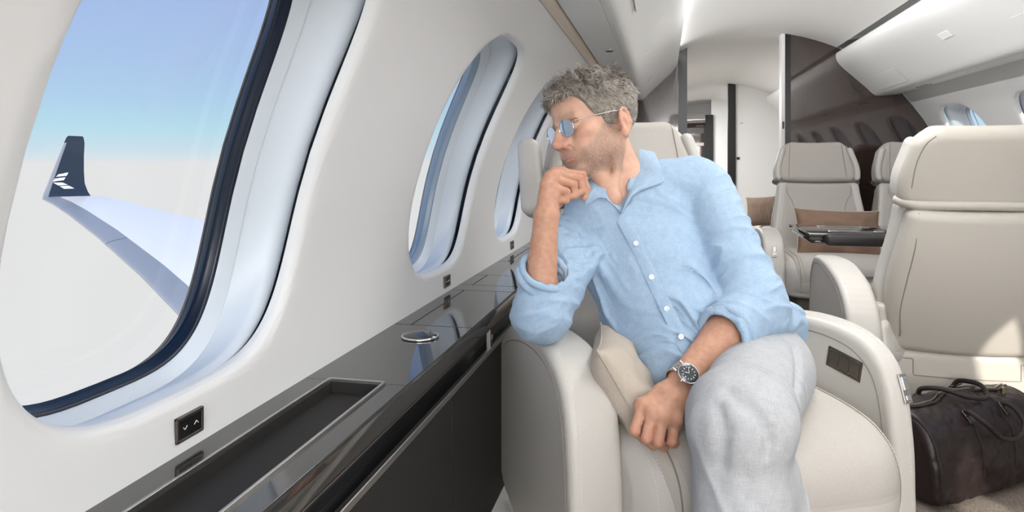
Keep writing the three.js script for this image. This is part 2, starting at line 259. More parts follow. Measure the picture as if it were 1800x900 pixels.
for (const side of [-1, 1]) {
  const name = side < 0 ? 'left' : 'right', Ls = WIN[side], bays = [], skins = [];
  const cut = [REAR, ...Ls.slice(1).map((l, i) => (l + Ls[i]) / 2), BULK];
  Ls.forEach((L, i) => {
    bays.push(cellGeometry(side, opening(L), cut[i], cut[i + 1], 0.6, WALLTOP, 0, 0.016));
    skins.push(cellGeometry(side, pane(L), cut[i], cut[i + 1], 0.0, 1.7, 0.15, 0));
  });
  const low = []; for (let k = 0; k <= 8; k++) { const y = 0.6 * (1 - k / 8); low.push(wallPoint(side, 0, y)); }
  const lo = prismAlong(low.map((p) => [p.x, p.y]), REAR, BULK); bays.push(lo);
  struct('wall_' + name, boxUV(toCreasedNormals(mergeVertices(merge(bays).deleteAttribute('uv').deleteAttribute('normal'), 1e-5).toNonIndexed(), 0.6)), M.wall, (side < 0 ? 'curved white cabin wall with big windows beside the man' : 'curved white cabin wall behind the right hand seats'), 'wall');
  struct('trim_fuselage_' + name, merge(skins), M.skin_out, 'outer fuselage skin beyond the ' + name + ' cabin wall', 'fuselage');
  Ls.forEach((L, i) => {
    const w = opening(L), g = pane(L), a = { ...w };
    const win = struct('window_' + (side < 0 ? i + 1 : i + 8), null, null, side < 0 ? ['window behind the camera on the left wall', 'window just behind the camera on the left wall', 'large near cabin window showing the wing and the sky', 'tall cabin window above the dark ledge beside the man', 'cabin window partly hidden behind the man and his headrest', 'cabin window hidden behind the seat headrest', 'last left cabin window before the dark bulkhead'][i] : ['window behind the camera on the right wall', 'window near the camera on the right wall', 'right cabin window outside the frame', 'right cabin window beyond the frame', 'right cabin window beside the near seat', 'right cabin window cut by the right picture edge', 'right cabin window peeking above the near headrest'][i], 'window');
    const mix = (t, n) => ({ L: lerp(w.L, g.L, t), Y: lerp(w.Y, g.Y, t), hw: lerp(w.hw - 0.012, g.hw + 0.020, t), hh: lerp(w.hh - 0.012, g.hh + 0.020, t), n: lerp(w.n, g.n, t) });
    const rows = [[mix(-0.25), 0.012, 0.040], [mix(0), 0.006, 0.040]]; for (let k = 1; k <= 8; k++) { const t = k / 8; rows.push([mix(Math.pow(t, 1.25)), 0, lerp(0.040, 0.098, Math.pow(t, 0.85))]); }
    mesh('liner', flipIf(grid(ringRows(side, rows), true), side > 0), M.liner, win);
    const ge = { ...g };
    mesh('inner_rim', flipIf(grid(ringRows(side, [[ge, 0.0215, 0.094], [ge, 0.019, 0.0945], [ge, 0.0165, 0.098], [ge, 0.004, 0.106], [ge, 0.001, 0.112]]), true), side > 0), M.liner, win);
    mesh('gasket', flipIf(grid(ringRows(side, [[ge, 0.003, 0.110], [ge, -0.001, 0.111], [ge, -0.003, 0.114], [ge, -0.005, 0.124], [ge, -0.009, 0.128], [ge, 0.004, 0.150]]), true), side > 0), side < 0 && i < 3 ? M.gasket : M.gasketGrazed, win);
    const rim = ringRows(side, [[ge, -0.004, 0.1255]])[0], c = wallPoint(side, ge.L, ge.Y, 0.1255), rws = []; for (let k = 0; k <= 8; k++) rws.push(rim.map((p, q) => { const t = q / NL * 2 * Math.PI, [l, y] = loopPoint(ge, t, -0.004), f = Math.max(1 - k / 8, 0.002); return wallPoint(side, lerp(ge.L, l, f), lerp(ge.Y, y, f), 0.1255); }));
    mesh('pane', grid(rws, true), M.glass, win);
    if (side < 0 || i > 3) {                                              // shade switch under the window
      const sg = thing('window_shade_switch', side < 0 ? ['shade switch behind the camera under the first left window', 'shade switch behind the camera under the second left window', 'shade switch with two arrows under the large near window', 'small shade switch under the window beside the man', 'tiny shade switch under the window by the headrest', 'tiny shade switch hidden behind the seat', 'tiny shade switch beside the dark bulkhead'][i] : ['', '', '', '', 'shade switch on the right wall beside the near seat', 'shade switch under the right window cut by the frame', 'shade switch on the right wall before the bulkhead'][i], 'switch', 'window shade switches');
      const Yc = 0.651, Lc = L + 0.05 - (i === 2 ? 0.045 : 0), P = wallPoint(side, Lc, Yc, -0.001); sg.position.copy(P); sg.rotation.y = side < 0 ? Math.PI / 2 : -Math.PI / 2;
      mesh('bezel', merge([box(0.052, 0.004, 0.006, 0, 0.0145, 0.001, 0.0015), box(0.052, 0.004, 0.006, 0, -0.0145, 0.001, 0.0015), box(0.004, 0.033, 0.006, 0.024, 0, 0.001, 0.0015), box(0.004, 0.033, 0.006, -0.024, 0, 0.001, 0.0015)]), M.bronze, sg);
      for (const s of [-1, 1]) {
        mesh('button', box(0.0215, 0.025, 0.004, s * 0.011, 0, 0.001, 0.001), M.black, sg);
        const y0 = s > 0 ? -0.002 : 0.002, pts = [V(s * 0.011 - 0.004, y0, 0.0033), V(s * 0.011, y0 + s * 0.004, 0.0033), V(s * 0.011 + 0.004, y0, 0.0033)];
        mesh('arrow', merge([0, 1].map((k) => new THREE.TubeGeometry(new THREE.LineCurve3(pts[k], pts[k + 1]), 1, 0.0006, 5))), M.thread, sg);
      }
    }
  });
  // aft rooms: plain continuation of the wall
  const up = []; for (let k = 0; k <= 16; k++) { const p = wallPoint(side, 0, WALLTOP * k / 16); up.push([p.x, p.y]); }
  struct('wall_aft_' + name, prismAlong(up, BULK, FAR), M.wall, 'plain curved wall of the aft room on the ' + name, 'wall');
  // overhead bin front, underside strip, dark reveal along the ceiling
  const o = (list) => list.map(([a, y]) => [XC + side * a, y]);
  const face = new THREE.CatmullRomCurve3([[0.545, 1.742], [0.519, 1.722], [0.520, 1.685], [0.545, 1.642], [0.62, 1.569], [0.70, 1.493], [0.752, 1.442], [0.768, 1.434], [0.785, 1.434]].map(([a, y]) => V(a, y, 0))).getPoints(40).map((p) => [p.x, p.y]);
  const end = side < 0 ? BULK : BULK;
  const binParts = [prismAlong(o(face), REAR, end)];
  const bin = struct('trim_bin_' + name, binParts, M.bin, side < 0 ? 'white overhead bin front above the man, left side' : 'long white overhead bin front, right side', 'overhead bin');
  mesh('service_strip', merge([prismAlong(o([[0.787, 1.440], [0.787, 1.4335], [0.80, 1.433], [0.902, 1.4415], [0.905, 1.444], [0.905, 1.452]]), REAR, end)]), M.bin, bin);
  mesh('cover', prismAlong(o([[0.78, 1.446], [0.93, 1.456]]), REAR, end), M.bin, bin);
  if (side < 0) mesh('top_edge', prismAlong(o([[0.57, 1.738], [0.556, 1.752], [0.545, 1.765]]), REAR, end), M.bin, bin);
  else mesh('ceiling_channel', prismAlong(o([[0.545, 1.742], [0.575, 1.735], [0.66, 1.745], [0.70, 1.77], [0.70, 1.80], [0.66, 1.82], [0.525, 1.80]]), REAR, end), M.bin, bin);   // open joint between bin and ceiling
  if (side < 0) struct('trim_strip_' + name, prismAlong(o([[0.936, 1.424], [0.932, 1.426], [0.912, 1.446], [0.910, 1.452]]), REAR, end), M.tan, 'tan strip where the left wall meets the bin', 'trim');
  if (side > 0) {                                                          // bin of the aft room seen through the doorway
    const b2 = struct('trim_bin_aft', [prismAlong(o(face), BULK, 8.1), prismAlong(o([[0.785, 1.434], [0.93, 1.45]]), BULK, 8.1)], M.bin, 'white overhead bin seen through the doorway', 'overhead bin');
    mesh('top_edge', prismAlong(o([[0.57, 1.738], [0.545, 1.765]]), BULK, 8.1), M.bin, b2);
  }
}
// ceiling arch
{
  const arc = [], arc2 = []; for (let k = 0; k <= 24; k++) { const a = lerp(-0.548, 0.522, k / 24); arc.push([XC + a, 1.885 - 0.444 * a * a]); }
  for (let k = 0; k <= 30; k++) { const a = lerp(-0.95, 0.95, k / 30); arc2.push([XC + a, 1.885 - 0.444 * a * a]); }
  struct('ceiling', [prismAlong(arc, REAR, BULK), prismAlong(arc.map(([x, y]) => [x, y + 0.03]), REAR, BULK)], M.ceiling, 'white arched cabin ceiling', 'ceiling');
  struct('ceiling_aft', [prismAlong(arc2, BULK, FAR)], M.ceiling, 'white arched ceiling of the aft rooms', 'ceiling');
  // crown of the fuselage keeps daylight out above the panels
  const crown = []; for (let k = 0; k <= 40; k++) { const t = lerp(-1, 1, k / 40) * Math.PI / 2, a = Math.sin(t) * 0.93; crown.push([XC + a, 1.60 + 0.42 * Math.cos(t)]); }
  struct('trim_crown', prismAlong(crown, REAR, FAR), M.skin_out, 'fuselage crown above the ceiling panels', 'fuselage');
}
// floor, closing wall behind the camera
const carpetTone = tex(1024, (u, v) => { const rib = Math.sin(v * 2 * Math.PI * 110 + 1.2 * tor(u, v, 30, 30, 2)), k = tor(u, v, 170, 60, 3), c = tor(u, v, 12, 12, 6); const t = 0.5 + 0.22 * rib + 0.30 * k + 0.1 * c; return [lerp(84, 158, t), lerp(74, 146, t), lerp(64, 134, t)]; }, true);
const carpetBump = tex(1024, (u, v) => { const rib = Math.sin(v * 2 * Math.PI * 110 + 1.2 * tor(u, v, 30, 30, 2)), k = tor(u, v, 170, 60, 3); const t = 128 + 55 * rib + 50 * k; return [t, t, t]; });
M.carpet = std({ map: carpetTone, bumpMap: carpetBump, bumpScale: 0.003, roughness: 1, name: 'ribbed_carpet' });
{
  const g = new THREE.BoxGeometry(2.9, 0.06, FAR - REAR).translate(XC, -0.03, -(FAR + REAR) / 2); boxUV(g);
  struct('floor', boxUV(g), M.carpet, 'ribbed taupe cabin carpet', 'floor');
  struct('wall_rear', new THREE.BoxGeometry(3.0, 2.2, 0.05).translate(XC, 1.05, -REAR + 0.025), M.wall, 'white closing wall behind the camera', 'wall');
  struct('wall_end', new THREE.BoxGeometry(3.0, 2.2, 0.05).translate(XC, 1.05, -FAR - 0.025), M.wall, 'white end wall of the aft rooms', 'wall');
}
// ------------------------------------------------------------------ bulkheads
const woodTone = tex(1024, (u, v) => { const f = tor(u, v, 240, 5, 2), c = tor(u, v, 40, 3, 5), s = tor(u, v, 500, 22, 8), t = clamp(0.45 + 0.28 * f + 0.2 * c + 0.16 * s); return [lerp(38, 80, t), lerp(28, 62, t), lerp(25, 55, t)]; }, true);
M.wood = phy({ map: rep(woodTone, 1.6), roughness: 0.045, ior: 1.95, name: 'dark_veneer' });
function bulkOutline(a0, a1, n = 30) {                                    // cross-section of the cabin between two offsets from the centre line
  const top = []; for (let k = 0; k <= n; k++) { const a = lerp(a0, a1, k / n), A = Math.abs(a); let y = 1.885 - 0.444 * a * a; if (A > 0.9) { const q = (1.235 - A) / 0.5627; y = Math.min(y, 0.7 + Math.sqrt(Math.max(q, 0))); } top.push(v2(XC + a, y)); }
  return [v2(XC + a1, 0), v2(XC + a0, 0), ...top];
}
{
  const R = struct('wall_bulkhead_right', extrudeZ(bulkOutline(0.232, 1.232), 0.05).translate(0, 0, -BULK - 0.03), M.wood, 'dark walnut bulkhead with glossy finish on the right', 'bulkhead');
  boxUV(R.geometry);
  mesh('edge_post', extrudeZ(bulkOutline(0.196, 0.231, 2), 0.06).translate(0, 0, -BULK - 0.028), M.black, R);
  mesh('jamb', extrudeZ(bulkOutline(0.172, 0.1955, 2), 0.09).translate(0, 0, -BULK - 0.05), M.bin, R);
  mesh('jamb_catch', box(0.012, 0.05, 0.006, XC + 0.184, 1.245, -BULK - 0.003, 0.002), M.black, R);
  const L = struct('wall_bulkhead_left', extrudeZ(bulkOutline(-1.232, -0.515), 0.05).translate(0, 0, -BULK - 0.03), M.wood, 'dark walnut bulkhead behind the man on the left', 'bulkhead');
  boxUV(L.geometry);
  mesh('edge_post', extrudeZ(bulkOutline(-0.514, -0.452, 2), 0.06).translate(0, 0, -BULK - 0.028), M.black, L);
  // wall socket plate on the right bulkhead
  const s = thing('wall_plate', 'small framed square plate on the dark right bulkhead', 'wall plate'); s.position.set(XC + 0.265, 1.085, -BULK - 0.003);
  mesh('frame', merge([box(0.034, 0.004, 0.004, 0, 0.015, 0, 0.001), box(0.034, 0.004, 0.004, 0, -0.015, 0, 0.001), box(0.004, 0.034, 0.004, 0.015, 0, 0, 0.001), box(0.004, 0.034, 0.004, -0.015, 0, 0, 0.001)]), M.thread, s);
  mesh('plate', box(0.028, 0.028, 0.003, 0, 0, 0, 0.001), M.black, s);
  mesh('symbol', merge([box(0.012, 0.003, 0.002, 0, 0, 0.002, 0.0005), box(0.003, 0.010, 0.002, 0, 0, 0.002, 0.0005)]), M.thread, s);
  // second bulkhead: white panel with a dark post at its edge
  const W2 = 8.15, P = struct('wall_partition', extrudeZ(bulkOutline(0.19, 1.232), 0.05).translate(0, 0, -W2), M.bin, 'white partition panel seen through the doorway', 'partition');
  mesh('edge_post', extrudeZ(bulkOutline(0.105, 0.185, 2), 0.09).translate(0, 0, -W2 + 0.01), M.black, P);
  mesh('door_latch', box(0.03, 0.028, 0.02, XC + 0.215, 1.03, -W2 + 0.03, 0.004), M.black, P);
  mesh('door_pin', box(0.02, 0.012, 0.02, XC + 0.25, 1.43, -W2 + 0.03, 0.003), M.brushed, P);
  const Q = struct('wall_partition_left', extrudeZ(bulkOutline(-1.232, -0.62), 0.05).translate(0, 0, -W2), M.bin, 'white partition left of the aft doorway', 'partition');
  // third partition with the galley opening
  const W3 = 10.2, T = struct('wall_galley', extrudeZ(bulkOutline(0.06, 1.23), 0.05).translate(0, 0, -W3), M.bin, 'white galley wall at the far end of the aisle', 'partition');
  mesh('edge_post', box(0.13, 1.66, 0.08, XC + 0.02, 0.83, -W3 + 0.02, 0.004), M.black, T);
  mesh('door_panel', box(0.42, 1.40, 0.04, XC - 0.14, 0.70, -W3 + 0.0, 0.004), M.wood, T);
  mesh('lever_plate', box(0.10, 0.05, 0.02, XC - 0.09, 1.24, -W3 + 0.03, 0.004), M.brushed, T);
  const band = []; for (let k = 0; k <= 16; k++) { const a = lerp(-0.75, -0.03, k / 16); band.push([a, 1.70 - 0.16 * (a + 0.1) * (a + 0.1)]); }
  const rows = []; for (let j = 0; j <= 8; j++) rows.push(band.map(([a, y]) => V(XC + a, y - 0.22 * j / 8, -W3 + 0.05 + 0.10 * Math.sin(j / 8 * Math.PI)))); 
  mesh('curved_band', grid(rows), M.chrome, T);
  mesh('cabinet', box(0.5, 0.5, 0.3, XC - 0.05, 0.25, -W3 + 0.2, 0.01), M.black, T);
}
// ------------------------------------------------------------------ unseen ceiling lamps, placed out of the picture to light the cabin
M.glow = std({ color: 0xffffff, emissive: 0xfaf9f8, emissiveIntensity: 1.6, roughness: 0.5, name: 'unseen_lamp_diffuser' });
function unseenCeilingLamp(x, y, L, w, len, power, label, tilt = 0) {
  const g = thing('unseen_ceiling_light', label, 'ceiling light', 'unseen ceiling light panels'); g.position.set(x, y, -L); g.rotation.z = tilt;
  mesh('frame', merge([box(w + 0.03, 0.014, 0.015, 0, 0, len / 2 + 0.007), box(w + 0.03, 0.014, 0.015, 0, 0, -len / 2 - 0.007), box(0.015, 0.014, len, w / 2 + 0.007, 0, 0), box(0.015, 0.014, len, -w / 2 - 0.007, 0, 0)]), M.bin, g);
  mesh('diffuser', box(w, 0.008, len, 0, 0.002, 0, 0.002), M.glow, g);
  const l = new THREE.RectAreaLight(0xf9f8f8, power, w, len); l.position.set(0, -0.008, 0); l.rotation.x = -Math.PI / 2; g.add(l); return g;
}
unseenCeilingLamp(XC + 0.20, 1.845, -1.1, 0.5, 1.0, LAMP * 0.5, 'unseen ceiling light panel behind the camera');
for (const [x, power, label] of [[XC - 0.48, 1.15, 'added fill light on the left of the wall behind the camera'], [XC + 0.50, 0.5, 'added fill light on the right of the wall behind the camera']]) {  // added fill panels that brighten front faces, left wall and left bin
  const g = thing('added_wall_light', label, 'added fill light', 'added fill panels'); g.position.set(x, 1.22, -REAR - 0.04);
  mesh('frame', merge([box(0.94, 0.02, 0.02, 0, 0.36, 0), box(0.94, 0.02, 0.02, 0, -0.36, 0), box(0.02, 0.72, 0.02, 0.46, 0, 0), box(0.02, 0.72, 0.02, -0.46, 0, 0)]), M.bin, g);
  mesh('diffuser', box(0.9, 0.7, 0.01, 0, 0, 0.004, 0.002), M.glow, g);
  const l = new THREE.RectAreaLight(0xf9f8f8, LAMP * power, 0.9, 0.7); l.position.set(0, 0, -0.01); g.add(l);
}
unseenCeilingLamp(XC + 0.22, 1.84, 0.35, 0.45, 1.2, LAMP * 0.34, 'unseen ceiling light panel above the camera');
unseenCeilingLamp(XC, 1.868, 1.75, 0.5, 0.9, LAMP * 0.38, 'unseen ceiling light panel above the man');
unseenCeilingLamp(XC - 0.16, 1.856, 2.95, 0.4, 0.9, LAMP * 0.9, 'unseen ceiling light panel above the far table');
// unseen cove strip on the left bins, placed to light the ceiling
{
  const g = thing('unseen_cove_light', 'unseen light strip on top of the left overhead bins, placed to light the ceiling', 'cove light'), len = 5.6; g.position.set(XC - 0.556, 1.748, -1.9); g.rotation.z = -0.62;
  mesh('strip', box(0.016, 0.006, len, 0, 0, 0, 0.002), M.glow, g);
  const l = new THREE.RectAreaLight(0xf9f8f8, LAMP * 38, 0.016, len); l.position.set(0, 0.006, 0); l.rotation.x = Math.PI / 2; g.add(l);
}
unseenCeilingLamp(XC + 0.72, 1.63, 6.4, 0.3, 1.2, LAMP * 2.2, 'unseen ceiling light panel in the aft room, right', -0.3);  // unseen lamps behind the bulkheads, placed to light the aft rooms
unseenCeilingLamp(XC - 0.72, 1.63, 6.6, 0.3, 1.6, LAMP * 2.2, 'unseen ceiling light panel in the aft room, left', 0.3);
unseenCeilingLamp(XC - 0.65, 1.66, 9.2, 0.3, 1.0, LAMP * 2.5, 'unseen ceiling light panel near the galley', 0.3);
// ------------------------------------------------------------------ side ledge along the left wall
{
  const L0 = REAR + 0.02, L1 = BULK - 0.03, XW = XC - wallOff(LEDGE) - 0.001, XF = -0.424;   // wall edge and front edge of the top
  const c = thing('side_ledge', 'long glossy dark side ledge below the left windows', 'side ledge');
  const top = (name, xa, xb, la, lb, mat = M.gloss) => mesh(name, box(xb - xa, 0.02, lb - la, (xa + xb) / 2, LEDGE - 0.010, -(la + lb) / 2, 0.0012), mat, c);
  const trayA = -0.565, trayB = -0.462, tray0 = 0.22, tray1 = 1.09, g = 0.0028;
  top('top_panel', XW, trayA, L0, tray1); top('top_panel', trayB, XF, L0, tray1); top('top_panel', trayA, trayB, L0, tray0);
  top('top_panel', XW, XF, tray1, 1.496);
  // flush lids of the folding tables
  const lids = [[1.496 + g, 1.93], [2.02, 2.20], [2.52, 2.95], [3.10, 3.5]]; let last = 1.496;
  for (const [a, b] of lids) { if (a - last > 0.02) top('top_panel', XW, XF, last + g, a - g); top('top_panel', XW, -0.572, a, b); mesh('table_lid', box(XF + 0.572 - g, 0.02, b - a, (XF - 0.572 + g) / 2, LEDGE - 0.010, -(a + b) / 2, 0.0012), M.gloss, c); last = b; }
  top('top_panel', XW, XF, last + g, L1);
  mesh('substrate', box(XF - XW - 0.01, 0.012, L1 - L0, (XF + XW) / 2, LEDGE - 0.031, -(L0 + L1) / 2, 0.001), M.matte, c);
  // recessed tray with a bright rim
  const zc = -(tray0 + tray1) / 2, len = tray1 - tray0, xc = (trayA + trayB) / 2, wd = trayB - trayA;
  mesh('tray', merge([box(wd, 0.006, len, xc, LEDGE - 0.022, zc, 0.001), box(0.004, 0.022, len, trayA + 0.004, LEDGE - 0.012, zc, 0.001), box(0.004, 0.022, len, trayB - 0.004, LEDGE - 0.012, zc, 0.001), box(wd, 0.022, 0.004, xc, LEDGE - 0.012, -tray1 + 0.004, 0.001)]), M.matte, c);
  mesh('tray_rim', merge([box(0.0045, 0.007, len, trayA + 0.001, LEDGE + 0.001, zc, 0.0012), box(0.0045, 0.007, len, trayB - 0.001, LEDGE + 0.001, zc, 0.0012), box(wd, 0.007, 0.0045, xc, LEDGE + 0.001, -tray1 + 0.001, 0.0012), box(wd, 0.007, 0.0045, xc, LEDGE + 0.001, -tray0 - 0.001, 0.0012)]), M.brushed, c);
  // front: fascia, thin light line, recess with its shade painted black, metal rail, leather panels
  mesh('fascia', prismAlong([[XF - 0.002, LEDGE - 0.001], [XF + 0.003, LEDGE - 0.004], [XF + 0.006, LEDGE - 0.014], [XF + 0.004, LEDGE - 0.036], [XF - 0.004, LEDGE - 0.040], [XF - 0.03, LEDGE - 0.040]], L0, L1), M.gloss, c);
  mesh('accent_line', box(0.004, 0.0035, L1 - L0, XF + 0.003, LEDGE - 0.039, -(L0 + L1) / 2, 0.001), M.bronze, c);
  mesh('recess', prismAlong([[XF - 0.02, LEDGE - 0.036], [XF - 0.02, LEDGE - 0.085], [XF + 0.0, LEDGE - 0.088]], L0, L1), M.black, c);
  mesh('rail', box(0.010, 0.013, L1 - L0, XF + 0.004, LEDGE - 0.090, -(L0 + L1) / 2, 0.002), M.brushed, c);
  for (const [a, b] of [[L0, 0.2], [0.205, 1.34], [1.345, 2.5], [2.505, 3.7], [3.705, L1]]) mesh('leather_panel', boxUV(box(0.02, LEDGE - 0.096, b - a, XF - 0.008, (LEDGE - 0.096) / 2, -(a + b) / 2, 0.004)), M.darkLeather, c);
  // latch on the front of the ledge
  const la = thing('ledge_latch', 'small metal latch with round emblem on the ledge front', 'latch'); la.position.set(XF + 0.002, LEDGE - 0.062, -1.66); la.rotation.y = Math.PI / 2;
  mesh('plate', box(0.006, 0.046, 0.01, -0.018, 0, 0, 0.001), M.brushed, la); mesh('catch', box(0.028, 0.046, 0.006, 0, 0, -0.001, 0.001), M.black, la); mesh('emblem', new THREE.TorusGeometry(0.006, 0.0015, 6, 20).translate(0.002, 0, 0.003), M.brushed, la);
  // flush round cup holder lid
  const cup = thing('cup_holder_lid', 'round dark cup holder lid with a bright metal rim on the ledge', 'cup holder'); cup.position.set(-0.511, LEDGE, -1.395);
  mesh('rim', new THREE.LatheGeometry([v2(0.0368, 0), v2(0.0400, 0), v2(0.0408, 0.0025), v2(0.0400, 0.0048), v2(0.0380, 0.0056), v2(0.0368, 0.0045)], 64), M.chrome, cup);
  mesh('lid', new THREE.LatheGeometry([v2(0.0002, 0.0125), v2(0.010, 0.0121), v2(0.020, 0.0106), v2(0.029, 0.0082), v2(0.0368, 0.0050), v2(0.0368, 0.0)], 64), M.gloss, cup);
  // right hand ledge, mostly hidden behind the seats
  const r = thing('side_ledge', 'dark side ledge behind the right hand seats', 'side ledge'), XR = XC + wallOff(LEDGE) - 0.002;
  mesh('top_panel', box(0.2, 0.02, 3.55 - L0, XR - 0.1, LEDGE - 0.01, -(L0 + 3.55) / 2, 0.002), M.gloss, r);
  mesh('front_panel', box(0.02, LEDGE - 0.02, 3.55 - L0, XR - 0.19, (LEDGE - 0.02) / 2, -(L0 + 3.55) / 2, 0.002), M.leatherWarm, r);
}
// reading lights, air outlets and panels set into the bins
{
  const spot = thing('reading_light', 'round reading light in the strip under the left bin', 'reading light'); spot.position.set(XC - 0.823, 1.4335, -2.70);
  mesh('ring', new THREE.TorusGeometry(0.017, 0.004, 8, 40).rotateX(Math.PI / 2), M.chrome, spot); mesh('lens', new THREE.SphereGeometry(0.015, 24, 10, 0, 6.3, Math.PI / 2, Math.PI / 2).scale(1, 0.35, 1), M.bronze, spot);
  for (const [k, L] of [[0, 4.35], [1, 3.05]]) {
    const u = thing('service_unit', ['cluster of air nozzles under the right bin near the bulkhead', 'cluster of air nozzles under the right bin near the picture edge'][k], 'air outlet', 'air nozzle clusters'); u.position.set(XC + 0.85, 1.4355, -L); u.rotation.z = 0.08;
    mesh('plate', box(0.05, 0.003, 0.21, 0, 0.001, 0, 0.001), M.bin, u);
    for (let i = 0; i < 3; i++) { mesh('nozzle', new THREE.TorusGeometry(0.016, 0.0045, 8, 28).rotateX(Math.PI / 2).translate(0, -0.002, (i - 1) * 0.066), M.brushed, u); mesh('vent', new THREE.CylinderGeometry(0.0115, 0.009, 0.006, 20).translate(0, -0.001, (i - 1) * 0.066), M.bronze, u); }
  }
  // thin raised access panels on the bin fronts
  const onBin = (side, s, L) => { const a = lerp(0.56, 0.745, s), y = 1.627 - (a - 0.56) * 0.985; return V(XC + side * (a - 0.0005), y - 0.0005, -L); };
  const panel = (side, s0, s1, L0, L1, label) => {
    const p = thing('access_panel', label, 'panel', 'access panels on the bins'), A = onBin(side, (s0 + s1) / 2, (L0 + L1) / 2); p.position.copy(A); p.rotation.z = side > 0 ? -0.778 : 0.778;
    const h = (s1 - s0) * 0.26; mesh('panel', box(h, 0.0014, L1 - L0, 0, 0, 0, 0.0005), M.bin, p); const f = mesh('outline', merge([box(h + 0.003, 0.001, 0.0014, 0, -0.0002, (L1 - L0) / 2), box(h + 0.003, 0.001, 0.0014, 0, -0.0002, -(L1 - L0) / 2), box(0.0014, 0.001, L1 - L0, h / 2, -0.0002, 0), box(0.0014, 0.001, L1 - L0, -h / 2, -0.0002, 0)]), M.tan, p);
  };
  panel(-1, 0.42, 0.78, 1.75, 2.25, 'thin rectangular panel outline on the left bin front');
  panel(1, 0.50, 0.92, 2.4, 2.9, 'faint rectangular panel outline on the right bin near the edge');
  panel(1, 0.55, 0.95, 4.25, 4.75, 'faint rectangular panel outline on the right bin by the bulkhead');
  const pl = thing('placard', 'small pale placard on the right overhead bin', 'placard'); pl.position.copy(onBin(1, 0.33, 3.42)); pl.rotation.z = -0.778; mesh('plate', box(0.035, 0.0012, 0.12, 0, -0.0004, 0, 0.0005), std({ color: 0xf6f6f4, roughness: 0.4, name: 'placard' }), pl);
  for (const [s, L, which] of [[0.42, 2.75, 'thin latch slot on the left bin, nearest the camera'], [0.72, 3.2, 'low thin latch slot midway along the left bin'], [0.42, 3.75, 'high thin latch slot midway along the left bin'], [0.72, 4.2, 'low thin latch slot near the left bulkhead'], [0.5, 4.6, 'thin latch slot on the left bin closest to the bulkhead']]) { const b = thing('bin_latch', which, 'latch', 'latch slots on the left bin'); b.position.copy(onBin(-1, s, L)); b.rotation.z = 0.778; mesh('slot', box(0.045, 0.0016, 0.004, 0, -0.0002, 0, 0.0006), M.tan, b); }
}
